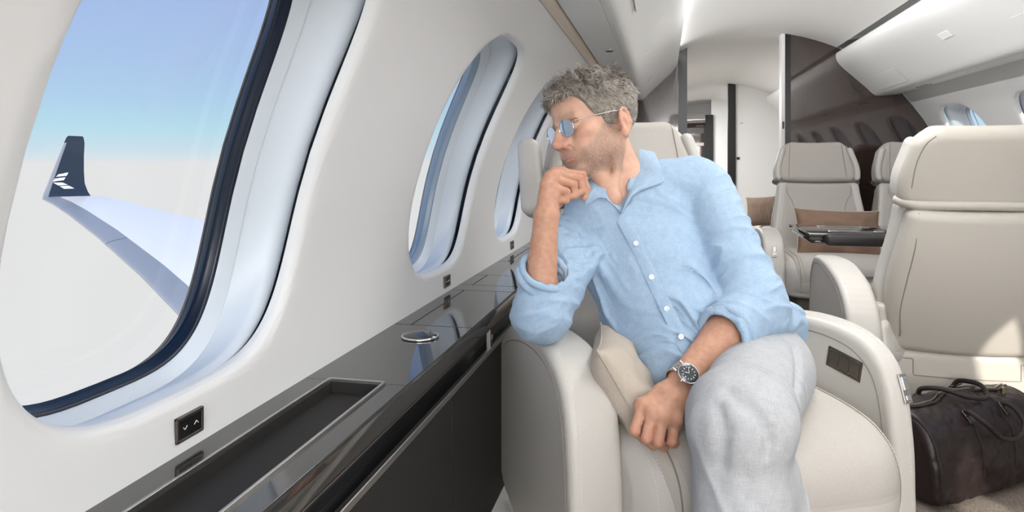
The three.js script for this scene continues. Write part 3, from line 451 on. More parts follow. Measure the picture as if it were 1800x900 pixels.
// ------------------------------------------------------------------ the wing outside
{
  M.wingWhite = phy({ color: 0xf3f1ec, roughness: 0.35, name: 'wing_paint' });
  M.slat = phy({ color: 0x9c9fa5, roughness: 0.42, metalness: 0.2, name: 'slat_metal' });
  M.navy = phy({ color: 0x26323f, roughness: 0.4, name: 'winglet_paint' });
  const w = thing('wing', 'white swept aircraft wing with dark upturned winglet outside the window', 'wing');
  // stations: [X, leading L, chord, leading Y, thickness]
  const st = [[-1.4, 3.9, 6.6, -1.62, 0.62], [-3.0, 5.05, 5.5, -1.22, 0.50], [-4.58, 6.15, 4.6, -0.86, 0.40], [-6.6, 7.58, 3.55, -0.48, 0.32], [-8.6, 8.98, 2.75, -0.18, 0.25], [-10.4, 10.24, 2.05, 0.03, 0.19], [-11.6, 11.08, 1.75, 0.14, 0.15], [-12.7, 11.85, 1.5, 0.20, 0.12]];
  const fine = []; for (let i = 0; i < st.length - 1; i++) for (let k = 0; k < 4; k++) fine.push(st[i].map((v, c) => lerp(v, st[i + 1][c], k / 4))); fine.push(st.at(-1));
  const foil = (t, up) => { const y = 5 * 0.2 * (0.2969 * Math.sqrt(t) - 0.126 * t - 0.3516 * t * t + 0.2843 * t ** 3 - 0.1036 * t ** 4); return (up ? 1 : -0.75) * y * 5 * 0.98; };
  const row = (s, ts, up) => ts.map((t) => V(s[0], s[3] + foil(t, up) * s[4] * 0.5 + (up ? 0.004 : -0.004) - 0.03 * t * s[2] * 0.3, -(s[1] + t * s[2])));
  const slatT = (s) => clamp(0.36 / s[2] + 0.02, 0.05, 0.3);
  const ring = (s, t0, t1, n) => { const a = []; for (let k = 0; k <= n; k++) a.push(lerp(t1, t0, k / n)); return a; };
  const upper = fine.map((s) => { const ts = []; for (let k = 0; k <= 24; k++) ts.push(lerp(slatT(s), 1, k / 24)); return row(s, ts, true); });
  const lower = fine.map((s) => { const ts = []; for (let k = 0; k <= 24; k++) ts.push(lerp(0.04, 1, k / 24)); return row(s, ts, false); });
  mesh('upper_skin', grid(upper), M.wingWhite, w); mesh('lower_skin', grid(lower), M.wingWhite, w);
  const segs = [[0, 7], [7, 15], [15, 22], [22, 28]];
  segs.forEach(([a, b]) => {
    const rows = []; for (let i = a; i <= b; i++) { let s = fine[i]; if (i === a && a) s = fine[a].map((v, c) => lerp(v, fine[a + 1][c], 0.03)); const t1 = slatT(s), ts = []; for (let k = 0; k <= 10; k++) ts.push(t1 * (1 - k / 10) ** 2); const up = row(s, ts, true), lo = row(s, ts.slice().reverse().map((t) => t * 0.6), false); rows.push([...up.map((p) => p.setY(p.y + 0.008)), ...lo.slice(1)]); }
    mesh('leading_edge_slat', grid(rows), M.slat, w);
  });
  // winglet: a tapered blade blended up from the tip
  const tip = st.at(-1), path = [[0, 0, 0, 1.25], [0.06, 0.02, 0.06, 1.22], [0.16, 0.10, 0.18, 1.14], [0.24, 0.28, 0.34, 0.98], [0.30, 0.55, 0.52, 0.84], [0.36, 0.9, 0.74, 0.68], [0.40, 1.2, 0.92, 0.56], [0.415, 1.32, 1.00, 0.47], [0.42, 1.36, 1.05, 0.40]];
  const wl = path.map(([out, up, back, chord]) => ({ x: tip[0] - out, y: tip[3] + up + 0.01, l: tip[1] + back, c: chord, th: 0.05 * clamp(chord) }));
  const nrm = (i) => { const a = wl[Math.max(i - 1, 0)], b = wl[Math.min(i + 1, wl.length - 1)], dx = b.x - a.x, dy = b.y - a.y, l = Math.hypot(dx, dy); return [dy / l, -dx / l]; };
  const side = (s, t0, t1) => wl.map((q, i) => { const [nx, ny] = nrm(i), r = []; for (let k = 0; k <= 12; k++) { const t = lerp(t0, t1, k / 12), h = s * q.th * Math.sqrt(Math.max(t, 0)) * (1 - t) * 1.5; r.push(V(q.x + nx * h, q.y + ny * h, -(q.l + t * q.c))); } return r; });
  const blade = mesh('winglet', merge([grid(side(1, 0.10, 1)), grid(side(-1, 0.10, 1))]), M.navy, w);
  mesh('leading_strip', merge([grid(side(1.06, 0, 0.11).slice(0, -2)), grid(side(-1.06, 0, 0.11).slice(0, -2))]), M.slat, blade);
  mesh('tip_cap', merge([grid(side(1.02, 0, 0.12).slice(-3)), grid(side(-1.02, 0, 0.12).slice(-3))]), M.navy, blade);
  // four slanted white bars of the emblem on the inner face
  const surf = (v, t) => { const f = v * (wl.length - 1), i = Math.min(Math.floor(f), wl.length - 2), k = f - i, A = wl[i], B = wl[i + 1], [nx, ny] = nrm(i + 1), q = { x: lerp(A.x, B.x, k), y: lerp(A.y, B.y, k), l: lerp(A.l, B.l, k), c: lerp(A.c, B.c, k), th: lerp(A.th, B.th, k) }; const h = q.th * Math.sqrt(t) * (1 - t) * 1.5 + 0.012; return V(q.x + nx * h, q.y + ny * h, -(q.l + t * q.c)); };
  const vOfY = (y) => { let b = 0, bd = 9; for (let k = 0; k <= 400; k++) { const p = surf(k / 400, 0.5); if (Math.abs(p.y - y) < bd) { bd = Math.abs(p.y - y); b = k / 400; } } return b; };
  const onFace = (L, y) => { const v = vOfY(y), a = surf(v, 0.001), b = surf(v, 0.999); return surf(v, clamp((-L - a.z) / (b.z - a.z), 0.02, 0.98)); };
  const LG = std({ color: 0xf4f6f8, roughness: 0.4, name: 'emblem_white' });
  const emblem = (u, y) => onFace(tip[1] + 0.46 + u, tip[3] + y);
  // [tip end bottom u,y] quads: two above sweeping up, two below sweeping down
  const bars = [[[0.10, 0.455], [0.17, 0.505], [0.44, 0.545], [0.38, 0.47]], [[0.0, 0.355], [0.08, 0.42], [0.34, 0.44], [0.28, 0.375]], [[0.0, 0.335], [0.24, 0.325], [0.36, 0.27], [0.11, 0.265]], [[0.13, 0.25], [0.38, 0.25], [0.50, 0.185], [0.22, 0.185]]];
  bars.forEach((q) => { const rows = []; for (let j = 0; j <= 3; j++) { const r = []; for (let i = 0; i <= 6; i++) { const a = i / 6, b = j / 3, u = lerp(lerp(q[0][0], q[3][0], a), lerp(q[1][0], q[2][0], a), b), y = lerp(lerp(q[0][1], q[3][1], a), lerp(q[1][1], q[2][1], a), b); r.push(emblem(u, y)); } rows.push(r); } mesh('emblem_bar', grid(rows), LG, blade); });
}
// ------------------------------------------------------------------ cabin seats
// local frame: x to the viewer's right when facing the seat, z forward, y up from the floor
const HINGE = V(0, 0.385, -0.25), LEAN = 14 * Math.PI / 180, CL = Math.cos(LEAN), SL = Math.sin(LEAN);
const toBack = (x, y, z) => { const dy = y - HINGE.y, dz = z - HINGE.z; return [x, dy * CL - dz * SL, dy * SL + dz * CL]; };
const fromBack = (x, y, z) => V(x, HINGE.y + y * CL + z * SL, HINGE.z - y * SL + z * CL);
const slab = (hw, y0, y1, zc, th, r) => (x, y, z) => { const a = Math.abs(x) - hw(y) + r, m = (y0 + y1) / 2, h = (y1 - y0) / 2, b = Math.abs(y - m) - h + r, c = Math.abs(z - zc(x, y)) - th + r; return Math.hypot(Math.max(a, 0), Math.max(b, 0), Math.max(c, 0)) + Math.min(Math.max(a, b, c), 0) - r; };
const ARM = polySDF(smoothLoop([[-0.30, 0.22], [-0.34, 0.36], [-0.315, 0.47], [-0.22, 0.555], [-0.08, 0.598], [0.06, 0.613], [0.17, 0.607], [0.245, 0.578], [0.290, 0.520], [0.312, 0.42], [0.320, 0.30], [0.312, 0.17], [0.22, 0.13], [-0.2, 0.13]], 64));
const ARMX = 0.338, ARMW = 0.055;
const armSDF = (s) => (x, y, z) => { const slim = s > 0 ? 0.026 * sst(-0.05, 0.28, z) : 0, w = ARMW - slim, r = Math.min(0.018, w * 0.8), a = ARM(z, y) + r, b = Math.abs(x - s * (ARMX + slim + 0.006 * Math.sin((z + 0.3) * 5))) - w + r; return Math.hypot(Math.max(a, 0), Math.max(b, 0)) + Math.min(Math.max(a, b), 0) - r; };
const CUSH = polySDF(smoothLoop([[-0.24, 0.30], [-0.25, 0.42], [-0.20, 0.468], [0.0, 0.482], [0.2, 0.488], [0.37, 0.480], [0.450, 0.450], [0.482, 0.395], [0.475, 0.32], [0.43, 0.285], [0.1, 0.28]], 56));
const cushSDF = (x0, x1, drop, r, crown) => (x, y, z) => { const m = (x0 + x1) / 2, h = (x1 - x0) / 2, round = 0.10 * Math.pow(clamp((Math.abs(x) - 0.12) / 0.16), 2.2), a = CUSH(z + round, y + drop - crown * (1 - (x / 0.28) ** 2)) + r, b = Math.abs(x - m) - h + r; return Math.hypot(Math.max(a, 0), Math.max(b, 0)) + Math.min(Math.max(a, b), 0) - r; };
const backHW = (y) => lerp(0.278, 0.232, sst(0.06, 0.5, y));
const headHW = (y) => 0.252 - 0.046 * sst(0.52, 0.75, y) - 0.01 * sst(0.6, 0.44, y);
const inBack = (f) => (x, y, z) => { const [a, b, c] = toBack(x, y, z); return f(a, b, c); };
const padF = inBack((x, y, z) => { const belly = 0.018 * Math.exp(-((y - 0.17) ** 2) / 0.012) * (1 - (x / 0.25) ** 2); return slab((v) => backHW(v) - 0.034, -0.02, 0.475, (a) => 0.035 + 0.55 * a * a + belly, 0.05, 0.03)(x, y, z); });
const bolF = inBack((x, y, z) => slab(backHW, -0.03, 0.478, (a) => 0.012 + 0.85 * a * a, 0.052, 0.026)(x, y, z));
const headPadF = inBack((x, y, z) => { const corner = 0.05 * sst(0.13, 0.24, Math.abs(x)) * sst(0.6, 0.73, y); return slab((v) => headHW(v) - 0.030, 0.488, 0.742 - corner, (a) => 0.030 + 0.75 * a * a, 0.040, 0.030)(x, y, z); });
const headShellF = inBack((x, y, z) => { const corner = 0.055 * sst(0.13, 0.25, Math.abs(x)) * sst(0.58, 0.73, y); const d = slab(headHW, 0.482, 0.748 - corner, (a) => -0.004 + 0.62 * a * a, 0.052, 0.036)(x, y, z); return d; });
const wingF = (s) => inBack((x, y, z) => { const a = -0.02, dx = s * x - headHW(y) + 0.017, dz = z - 0.052, ca = Math.cos(a), sa = Math.sin(a), qx = dx * ca - dz * sa, qz = dx * sa + dz * ca; return rbox(0.0175, 0.104, 0.050, 0.017)(qx, y - 0.594, qz); });
const shellF = inBack((x, y, z) => { const bulge = -0.035 - 0.025 * Math.sin(clamp((y + 0.05) / 0.55) * Math.PI); return slab((v) => lerp(0.235, 0.268, sst(-0.08, 0.18, v)) - 0.045 * sst(0.18, 0.5, v), -0.035, 0.478, (a) => bulge + 0.55 * a * a, 0.045, 0.032)(x, y, z); });
const shroudF = (x, y, z) => { const w = lerp(0.225, 0.262, sst(0.2, 0.36, y)); return slab(() => w, 0.17, 0.352, (a) => -0.245 + 0.5 * a * a, 0.07, 0.03)(x, y, z); };
const plinthF = (x, y, z) => rbox(0.215, 0.085, 0.235, 0.03)(x, y - 0.155, z + 0.02);
const bnd = [V(-0.46, 0.0, -0.56), V(0.46, 1.2, 0.48)];
const G = {};                                                            // geometries shared by all seats
{
  const iso = (f, lo, hi, c) => boxUV(isosurface(f, lo, hi, c));
  for (const s of [-1, 1]) {
    G['arm' + s] = iso(armSDF(s), V(s * ARMX - 0.09, 0.08, -0.40), V(s * ARMX + 0.09, 0.66, 0.36), 0.010);
    // seam where the side panel meets the top band, on both faces, and its stitching
    for (const q of [-1, 1]) {
      const seam = smoothLoop([[-0.27, 0.26], [-0.297, 0.36], [-0.275, 0.45], [-0.195, 0.525], [-0.07, 0.566], [0.06, 0.583], [0.155, 0.577], [0.218, 0.552], [0.258, 0.502], [0.280, 0.41], [0.288, 0.30], [0.281, 0.18]], 60, false);
      const f = armSDF(s), p = seam.map((c) => drop(f, V(s * ARMX + q * 0.12, c.y, c.x), V(-q, 0, 0), -0.0002)); G['armSeam' + s + q] = new THREE.TubeGeometry(new THREE.CatmullRomCurve3(p), 80, 0.0016, 6);
    }
    const f = armSDF(s), out = smoothLoop([[-0.30, 0.475], [-0.21, 0.555], [-0.08, 0.598], [0.06, 0.613], [0.17, 0.607], [0.245, 0.578], [0.290, 0.520], [0.312, 0.42], [0.320, 0.30], [0.312, 0.18]], 70, false);
    // stitched line along the outer top edge
    const edge = out.map((c) => { const dirv = V(0, c.y - 0.42, c.x + 0.02).normalize(), src = V(s * (ARMX + 0.034), c.y, c.x).addScaledVector(dirv, 0.06); return drop(f, src, dirv.clone().multiplyScalar(-1), 0.0002); });
    G['armStitch' + s] = stitches(edge, 0.0046, 0.003, 0.0008);
  }
  G.cushion = iso(cushSDF(-0.226, 0.226, 0, 0.016, 0.014), V(-0.26, 0.24, -0.40), V(0.26, 0.56, 0.54), 0.009);
  const bandF = cushSDF(-0.252, 0.252, 0.004, 0.022, 0.012), sideF = cushSDF(-0.286, 0.286, 0.014, 0.03, 0.010);
  G.cushBand = iso(bandF, V(-0.28, 0.24, -0.40), V(0.28, 0.56, 0.54), 0.009); G.cushSide = iso(sideF, V(-0.32, 0.24, -0.40), V(0.32, 0.56, 0.54), 0.009);
  const over = (f, x) => { const pts = []; for (let k = 0; k <= 40; k++) { const a = lerp(-0.15, 2.9, k / 40), dir = V(0, Math.cos(a - 0.6), Math.sin(a - 0.6)); pts.push(drop(f, V(x, 0.40, 0.18).addScaledVector(dir, 0.45), dir.multiplyScalar(-1), 0.0001)); } return pts; };
  G.cushSeams = merge([-1, 1].map((s) => new THREE.TubeGeometry(new THREE.CatmullRomCurve3(over(bandF, s * 0.229)), 80, 0.0018, 6)));
  G.cushStitch = merge([-1, 1].flatMap((s) => [stitches(over(bandF, s * 0.246), 0.0046, 0.003, 0.0007), stitches(over(sideF, s * 0.259), 0.0046, 0.003, 0.0007)]));
  G.pad = iso(padF, V(-0.30, 0.28, -0.50), V(0.30, 0.92, -0.05), 0.010); G.bolster = iso(bolF, V(-0.33, 0.27, -0.52), V(0.32, 0.92, -0.05), 0.010);
  G.headPad = iso(headPadF, V(-0.28, 0.84, -0.52), V(0.28, 1.16, -0.22), 0.008); G.headShell = iso(headShellF, V(-0.30, 0.82, -0.56), V(0.30, 1.17, -0.22), 0.009);
  for (const s of [-1, 1]) G['wing' + s] = iso(wingF(s), V(s * 0.25 - 0.12, 0.80, -0.56), V(s * 0.25 + 0.12, 1.16, -0.16), 0.007);
  const wingOutF = inBack((x, y, z) => { const a = 0.42, dx = -x - 0.292, dz = z - 0.070, ca = Math.cos(a), sa = Math.sin(a); return rbox(0.030, 0.108, 0.052, 0.024)(dx * ca - dz * sa, y - 0.566, dx * sa + dz * ca); }); G.wingOut = iso(wingOutF, V(-0.42, 0.78, -0.58), V(-0.18, 1.16, -0.14), 0.007);
  { const pts = []; for (let k = 0; k <= 30; k++) { const q = drop(wingOutF, fromBack(-0.262, lerp(0.48, 0.652, k / 30), 0.26), V(0, 0, -1), 0.0001); if (wingOutF(q.x, q.y, q.z) < 0.003) pts.push(q); } G.wingStitch = stitches(pts, 0.0042, 0.003, 0.0008); }
  G.shell = iso(shellF, V(-0.32, 0.28, -0.58), V(0.32, 0.92, -0.10), 0.008); G.shroud = iso(shroudF, V(-0.30, 0.12, -0.42), V(0.30, 0.40, -0.10), 0.010);
  for (const s of [-1, 1]) G['cover' + s] = iso((x, y, z) => rbox(0.020, 0.155, 0.13, 0.016)(x - s * 0.268, y - 0.345, z + 0.17), V(s * 0.268 - 0.04, 0.16, -0.33), V(s * 0.268 + 0.04, 0.53, 0.0), 0.009);
  G.plinth = iso(plinthF, V(-0.26, 0.04, -0.32), V(0.26, 0.28, 0.28), 0.012);
  const fwd = V(0, SL, CL).clone(), seamUp = (f, pts) => new THREE.TubeGeometry(new THREE.CatmullRomCurve3(pts.map(([x, y]) => drop(f, fromBack(x, y, 0.25), fwd.clone().multiplyScalar(-1), 0.0004))), 40, 0.0017, 6);
  const seamBk = (f, pts, r = 0.0017) => new THREE.TubeGeometry(new THREE.CatmullRomCurve3(pts.map(([x, y]) => drop(f, fromBack(x, y, -0.3), fwd.clone(), 0.0006))), 50, r, 6);
  const up = (x0, x1, y0, y1, n = 10) => Array.from({ length: n + 1 }, (_, k) => [lerp(x0, x1, k / n), lerp(y0, y1, k / n)]);
  G.headSeams = merge([-1, 1].map((s) => seamUp(headPadF, up(s * 0.168, s * 0.150, 0.492, 0.725))));
  G.padSeams = merge([-1, 1].flatMap((s) => [seamUp(padF, [[s * 0.185, 0.44], [s * 0.180, 0.40], [s * 0.158, 0.36], [s * 0.142, 0.30], [s * 0.136, 0.22], [s * 0.135, 0.10], [s * 0.134, 0.01]])]));
  G.centerSeam = merge([-1, 1].map((s) => seamUp(padF, up(s * 0.055, s * 0.055, 0.05, 0.4))));
  G.shellSeams = merge([-1, 1].map((s) => seamBk(shellF, [[s * 0.196, 0.47], [s * 0.205, 0.36], [s * 0.222, 0.24], [s * 0.232, 0.13], [s * 0.224, 0.03], [s * 0.206, -0.05]])));
  G.shroudSeams = new THREE.TubeGeometry((() => { const c = new THREE.CurvePath(), P = [[0.222, 0.318], [0.176, 0.318], [0.176, 0.262], [-0.150, 0.262], [-0.150, 0.318], [-0.222, 0.318]], q = []; for (let i = 0; i < P.length - 1; i++) for (let k = 0; k < 10; k++) q.push(drop(shroudF, V(lerp(P[i][0], P[i + 1][0], k / 10), lerp(P[i][1], P[i + 1][1], k / 10), -0.5), V(0, 0, 1), 0.0004)); for (let i = 1; i < q.length; i++) c.add(new THREE.LineCurve3(q[i - 1], q[i])); return c; })(), 100, 0.0016, 6);
  G.headBackSeams = merge([-1, 1].map((s) => seamBk(headShellF, [[s * 0.212, 0.487], [s * 0.215, 0.56], [s * 0.206, 0.64], [s * 0.185, 0.70], [s * 0.16, 0.725]])));
  // rolled lip under the headrest, seen from behind
  const lip = []; for (let k = 0; k <= 20; k++) { const x = lerp(-0.244, 0.244, k / 20), w = Math.max(Math.abs(x) - 0.19, 0) / 0.054; lip.push(fromBack(x, 0.487 + 0.010 * Math.cos(x * 7) + 0.006 * w, -0.052 + 0.60 * x * x + 0.045 * w * w)); }
  G.lip = new THREE.TubeGeometry(new THREE.CatmullRomCurve3(lip), 60, 0.016, 12);
  G.headStitch = merge([-1, 1].map((s) => { const f = wingF(s), pts = []; for (let k = 0; k <= 30; k++) { const t = k / 30 * Math.PI * 2; const q = drop(f, fromBack(s * 0.33, 0.594 + 0.086 * Math.sin(t), 0.052 + 0.034 * Math.cos(t)), V(-s, 0, 0), 0.0001); if (f(q.x, q.y, q.z) < 0.003) pts.push(q); } return stitches(pts, 0.0042, 0.003, 0.0007); }));
}
const SEATMATS = { leather: M.leather, warm: M.leatherWarm };
function makeSeat(name, label, group, opt = {}) {
  const s = thing(name, label, 'seat', group), lea = M.leather;
  mesh('plinth', G.plinth, M.leatherWarm, s);
  mesh('foot', merge([box(0.34, 0.10, 0.38, 0, 0.05, -0.02, 0.02)]), M.black, s);
  const cu = mesh('seat_cushion', G.cushion, M.fabric, s);
  mesh('border', G.cushSide, lea, cu); mesh('band', G.cushBand, M.leatherWarm, cu); mesh('seam', G.cushSeams, M.seam, cu); mesh('stitching', G.cushStitch, M.thread, cu);
  const ba = mesh('backrest', G.pad, M.fabric, s);
  mesh('side_bolster', G.bolster, lea, ba); mesh('seam', G.padSeams, M.seam, ba);
  const sh = mesh('back_shell', G.shell, M.leatherWarm, s); mesh('seam', G.shellSeams, M.seam, sh);
  const low = mesh('lower_shroud', G.shroud, M.leatherWarm, s); mesh('seam', G.shroudSeams, M.seam, low);
  for (const q of [-1, 1]) mesh('side_cover', G['cover' + q], M.leatherWarm, s);
  const he = mesh('headrest', G.headPad, M.fabric, s);
  mesh('shell', G.headShell, M.leatherWarm, he); mesh('seam', merge([G.headSeams, G.headBackSeams]), M.seam, he); mesh('lip', G.lip, M.leatherWarm, he);
  for (const q of [-1, 1]) { if (!opt.noWings) { mesh('side_pad', G['wing' + q], lea, he); } }
  mesh('stitching', G.headStitch, M.thread, he); if (opt.wingOut) { mesh('folded_wing', G.wingOut, lea, he); mesh('wing_stitching', G.wingStitch, M.thread, he); }
  for (const q of opt.arms ?? [-1, 1]) {
    const a = mesh('armrest', G['arm' + q], lea, s);
    mesh('seam', merge([G['armSeam' + q + '-1'], G['armSeam' + q + '1']]), M.seam, a); mesh('stitching', G['armStitch' + q], M.thread, a);
    // control panel on the inner face
    const zc = q > 0 ? 0.175 : 0.165, yc = 0.528, af = armSDF(q), pin = (z) => drop(af, V(0, yc, z), V(q, 0, 0), 0).x, xi = pin(zc) - q * 0.001, swing = Math.atan2(pin(zc + 0.035) - pin(zc - 0.035), 0.07), fr = (w, h, dz, dy) => box(0.004, h, w, xi, yc + dy, zc + dz, 0.001);
    const tl = (g) => { g.translate(-xi, -yc, -zc); g.rotateX(0.18); g.rotateY(swing); g.translate(xi, yc, zc); return g; };
    if (opt.controls !== false) { mesh('control_bezel', tl(merge([fr(0.094, 0.005, 0, 0.0215), fr(0.094, 0.005, 0, -0.0215), fr(0.005, 0.048, 0.0445, 0), fr(0.005, 0.048, -0.0445, 0)])), M.bronze, a);
    for (let k = -1; k <= 1; k++) mesh('control_button', tl(fr(0.026, 0.035, k * 0.028, 0)), M.bronze, a); }
    // recline latch let into the front of one arm
    if (opt.latch === q) {
      const f = armSDF(q), lx = q * (ARMX + (opt.latchOut ?? 0)), lp = drop(f, V(lx, 0.505, 0.5), V(0, 0, -1), 0), nn = normalOf(f, lp), lg = (g) => { g.rotateX(-Math.asin(nn.y)); g.rotateY(Math.atan2(nn.x, nn.z)); g.translate(lp.x, lp.y, lp.z); return g; };
      mesh('latch_plate', lg(box(0.026, 0.062, 0.004, 0, 0, 0.0005, 0.002)), M.brushed, a); mesh('latch_lever', lg(merge([box(0.018, 0.030, 0.008, 0, 0.010, 0.002, 0.003), box(0.016, 0.012, 0.006, 0, -0.02, 0.002, 0.003)])), M.chrome, a);
    }
  }
  return s;
}
function placeSeat(s, x, z, turn) { s.position.set(x, 0, z); s.rotation.y = turn; return s; }
// the man's seat: swivelled towards the aisle
const SEAT_YAW = TH + 14 * Math.PI / 180, SEAT_O = at(900 + 0.415 / 1.68 * FOCAL, HORIZON, 1.68);
const hero = placeSeat(makeSeat('cabin_seat', 'cream leather armchair seat the man sits in, turned to the aisle', 'cabin seats', { latch: 1, latchOut: 0.042, wingOut: true }), SEAT_O.x, SEAT_O.z, SEAT_YAW);
hero.updateMatrixWorld(true);
const seatPt = (x, y, z) => V(x, y, z).applyMatrix4(hero.matrixWorld);
placeSeat(makeSeat('cabin_seat', 'cream seat seen from behind, nearest on the right', 'cabin seats', { latch: -1 }), 1.02, -2.90, Math.PI);
placeSeat(makeSeat('cabin_seat', 'cream seat facing the camera behind the dark table, brown pillow on it', 'cabin seats', { latch: -1, arms: [-1] }), 0.935, -4.25, 0);
placeSeat(makeSeat('cabin_seat', 'cream seat beside the far one, half hidden by the near headrest', 'cabin seats', { arms: [] }), 1.512, -4.25, 0);
// ------------------------------------------------------------------ the man
const man = thing('person', 'man in light blue linen shirt and pale grey trousers, hand at chin', 'person');
const camAxis = { x: camDir(1, 0, 0), y: V(0, 1, 0), z: camDir(0, 0, 1) };
// --- head frame: x to his left, y up, z out of the face
const HO = at(1040, 219, 1.67), hf = camDir(-0.83, -0.16, 0.52).normalize();
let hr = camDir(-0.50, -0.27, -0.82); hr.addScaledVector(hf, -hr.dot(hf)).normalize();
const hu = hr.clone().cross(hf).normalize(), hl = hr.clone().negate();
const HB = new THREE.Matrix4().makeBasis(hl, hu, hf).setPosition(HO), HBi = HB.clone().invert();
const h2w = (x, y, z) => V(x, y, z).applyMatrix4(HB), w2h = (p) => p.clone().applyMatrix4(HBi);
const NECK = w2h(at(1098, 338, 1.69)), CHEST = w2h(at(1100, 420, 1.66)), NOTCH = w2h(at(1078, 350, 1.60)), CLAV = w2h(at(1170, 330, 1.66));
const e = (x, y, z, a, b, c) => ell(V(x, y, z), [a, b, c]), cp = (a, b, r1, r2) => cap(V(...a), V(...b), r1, r2);
const union = (list, k) => (x, y, z) => { let d = list[0](x, y, z); for (let i = 1; i < list.length; i++) d = smin(d, list[i](x, y, z), k); return d; };
const skull = (() => { const A = e(0, 0.034, -0.022, 0.0740, 0.081, 0.106), B = e(0, 0.046, 0.040, 0.060, 0.050, 0.046); return (x, y, z) => smin(A(x, y, z), B(x, y, z), 0.03); })();
const headF = (() => {
  const parts = [[e(0, -0.030, 0.032, 0.0585, 0.070, 0.054), 0.03], [e(0, -0.076, 0.032, 0.050, 0.040, 0.056), 0.03], [e(0, -0.103, 0.078, 0.023, 0.0175, 0.019), 0.022]];
  const sym = [[e(0.050, -0.066, 0.000, 0.018, 0.024, 0.026), 0.03], [e(0.046, -0.022, 0.060, 0.020, 0.015, 0.022), 0.024], [e(0.032, -0.055, 0.068, 0.020, 0.022, 0.020), 0.022], [cp([0.042, 0.016, 0.074], [0.010, 0.018, 0.090], 0.009, 0.009), 0.014]];
  const sock = e(0.033, 0.000, 0.102, 0.021, 0.0125, 0.016), lid = e(0.032, -0.001, 0.0775, 0.0135, 0.0115, 0.0115), lidFold = cp([0.018, 0.006, 0.088], [0.046, 0.006, 0.080], 0.003, 0.003);
  const bridge = cp([0, 0.014, 0.0905], [0, -0.030, 0.1185], 0.0072, 0.0092), tip = e(0, -0.0365, 0.1180, 0.0112, 0.0105, 0.0115), ala = e(0.0125, -0.0405, 0.1035, 0.0078, 0.0085, 0.0100), nos = e(0.0060, -0.0500, 0.1085, 0.0032, 0.0036, 0.0048), septum = cp([0, 0.010, 0.080], [0, -0.036, 0.102], 0.0095, 0.0125), nside = cp([0.006, 0.005, 0.086], [0.014, -0.036, 0.096], 0.007, 0.009);
  const muz = e(0, -0.066, 0.081, 0.029, 0.024, 0.0160), up1 = union([cp([0, -0.0695, 0.0975], [0.012, -0.0705, 0.0945], 0.0040, 0.0034), cp([0.012, -0.0705, 0.0945], [0.0245, -0.0695, 0.0850], 0.0034, 0.0016)], 0.003), lo1 = union([cp([0, -0.0788, 0.0962], [0.011, -0.0778, 0.0938], 0.0046, 0.0040), cp([0.011, -0.0778, 0.0938], [0.0230, -0.0710, 0.0850], 0.0040, 0.0016)], 0.003), slit = union([cp([0, -0.0742, 0.1016], [0.012, -0.0740, 0.0988], 0.0014, 0.0014), cp([0.012, -0.0740, 0.0988], [0.0250, -0.0700, 0.0886], 0.0014, 0.0006)], 0.001), phil = cp([0, -0.052, 0.1045], [0, -0.064, 0.1035], 0.0022, 0.0022), mental = cp([-0.012, -0.0880, 0.098], [0.012, -0.0880, 0.098], 0.005, 0.005);
  const naso = cp([0.017, -0.043, 0.1005], [0.033, -0.070, 0.0835], 0.0012, 0.0006), bag = cp([0.027, -0.017, 0.0890], [0.042, -0.016, 0.082], 0.0010, 0.0008);
  const neck = cap(V(0, -0.055, -0.030), NECK, 0.052, 0.058), chest = cap(NECK, CHEST, 0.066, 0.095), thr = cap(V(0, -0.095, 0.030), NOTCH, 0.022, 0.018), scm = cap(V(0.058, -0.052, -0.026), NOTCH, 0.013, 0.008), scm2 = cap(V(-0.058, -0.052, -0.026), NOTCH, 0.013, 0.008), adam = e(0, -0.150, 0.022, 0.012, 0.014, 0.014), trap = cap(NECK, CLAV, 0.05, 0.04);
  const earA = [];
  for (let k = 0; k <= 12; k++) { const t = lerp(-0.75, 4.15, k / 12); earA.push(V(0.0835 - 0.004 * (Math.sin(t) < -0.5 ? 1 : 0) + 0.003 * Math.cos(t) * -1, -0.021 + 0.0300 * Math.sin(t) + 0.003 * Math.cos(t), -0.034 - 0.0165 * Math.cos(t) * -1 * -1 + 0.0)); }
  const rim = []; for (let k = 0; k < 12; k++) rim.push(cap(earA[k], earA[k + 1], 0.0036, 0.0036));
  const plate = e(0.0790, -0.021, -0.034, 0.0050, 0.0290, 0.0165), lobe = e(0.0795, -0.049, -0.026, 0.0048, 0.0085, 0.0075), concha = e(0.0880, -0.026, -0.029, 0.0085, 0.0135, 0.0085), tragus = e(0.0800, -0.027, -0.0175, 0.0040, 0.0065, 0.0040), fossa = cp([0.0875, -0.004, -0.038], [0.0875, -0.018, -0.044], 0.0038, 0.003);
  return (x, y, z) => {
    const ax = Math.abs(x); let d = skull(x, y, z);
    for (const [f, k] of parts) d = smin(d, f(x, y, z), k);
    for (const [f, k] of sym) d = smin(d, f(ax, y, z), k);
    d = smax(d, -sock(ax, y, z), 0.012); d = smin(d, lid(ax, y, z), 0.005); d = smax(d, -lidFold(ax, y, z) + 0.0022, 0.004);
    d = smin(d, nside(ax, y, z), 0.012); d = smin(d, septum(x, y, z), 0.010); d = smin(d, bridge(x, y, z), 0.010); d = smin(d, tip(x, y, z), 0.008); d = smin(d, ala(ax, y, z), 0.006); d = smax(d, -nos(ax, y, z), 0.003);
    d = smin(d, muz(x, y, z), 0.016); d = smin(d, up1(ax, y, z), 0.005); d = smin(d, lo1(ax, y, z), 0.005); d = smax(d, -slit(ax, y, z), 0.0016); d = smax(d, -phil(x, y, z), 0.004); d = smax(d, -mental(x, y, z), 0.010); d = smax(d, -naso(ax, y, z), 0.005); d = smax(d, -bag(ax, y, z), 0.004);
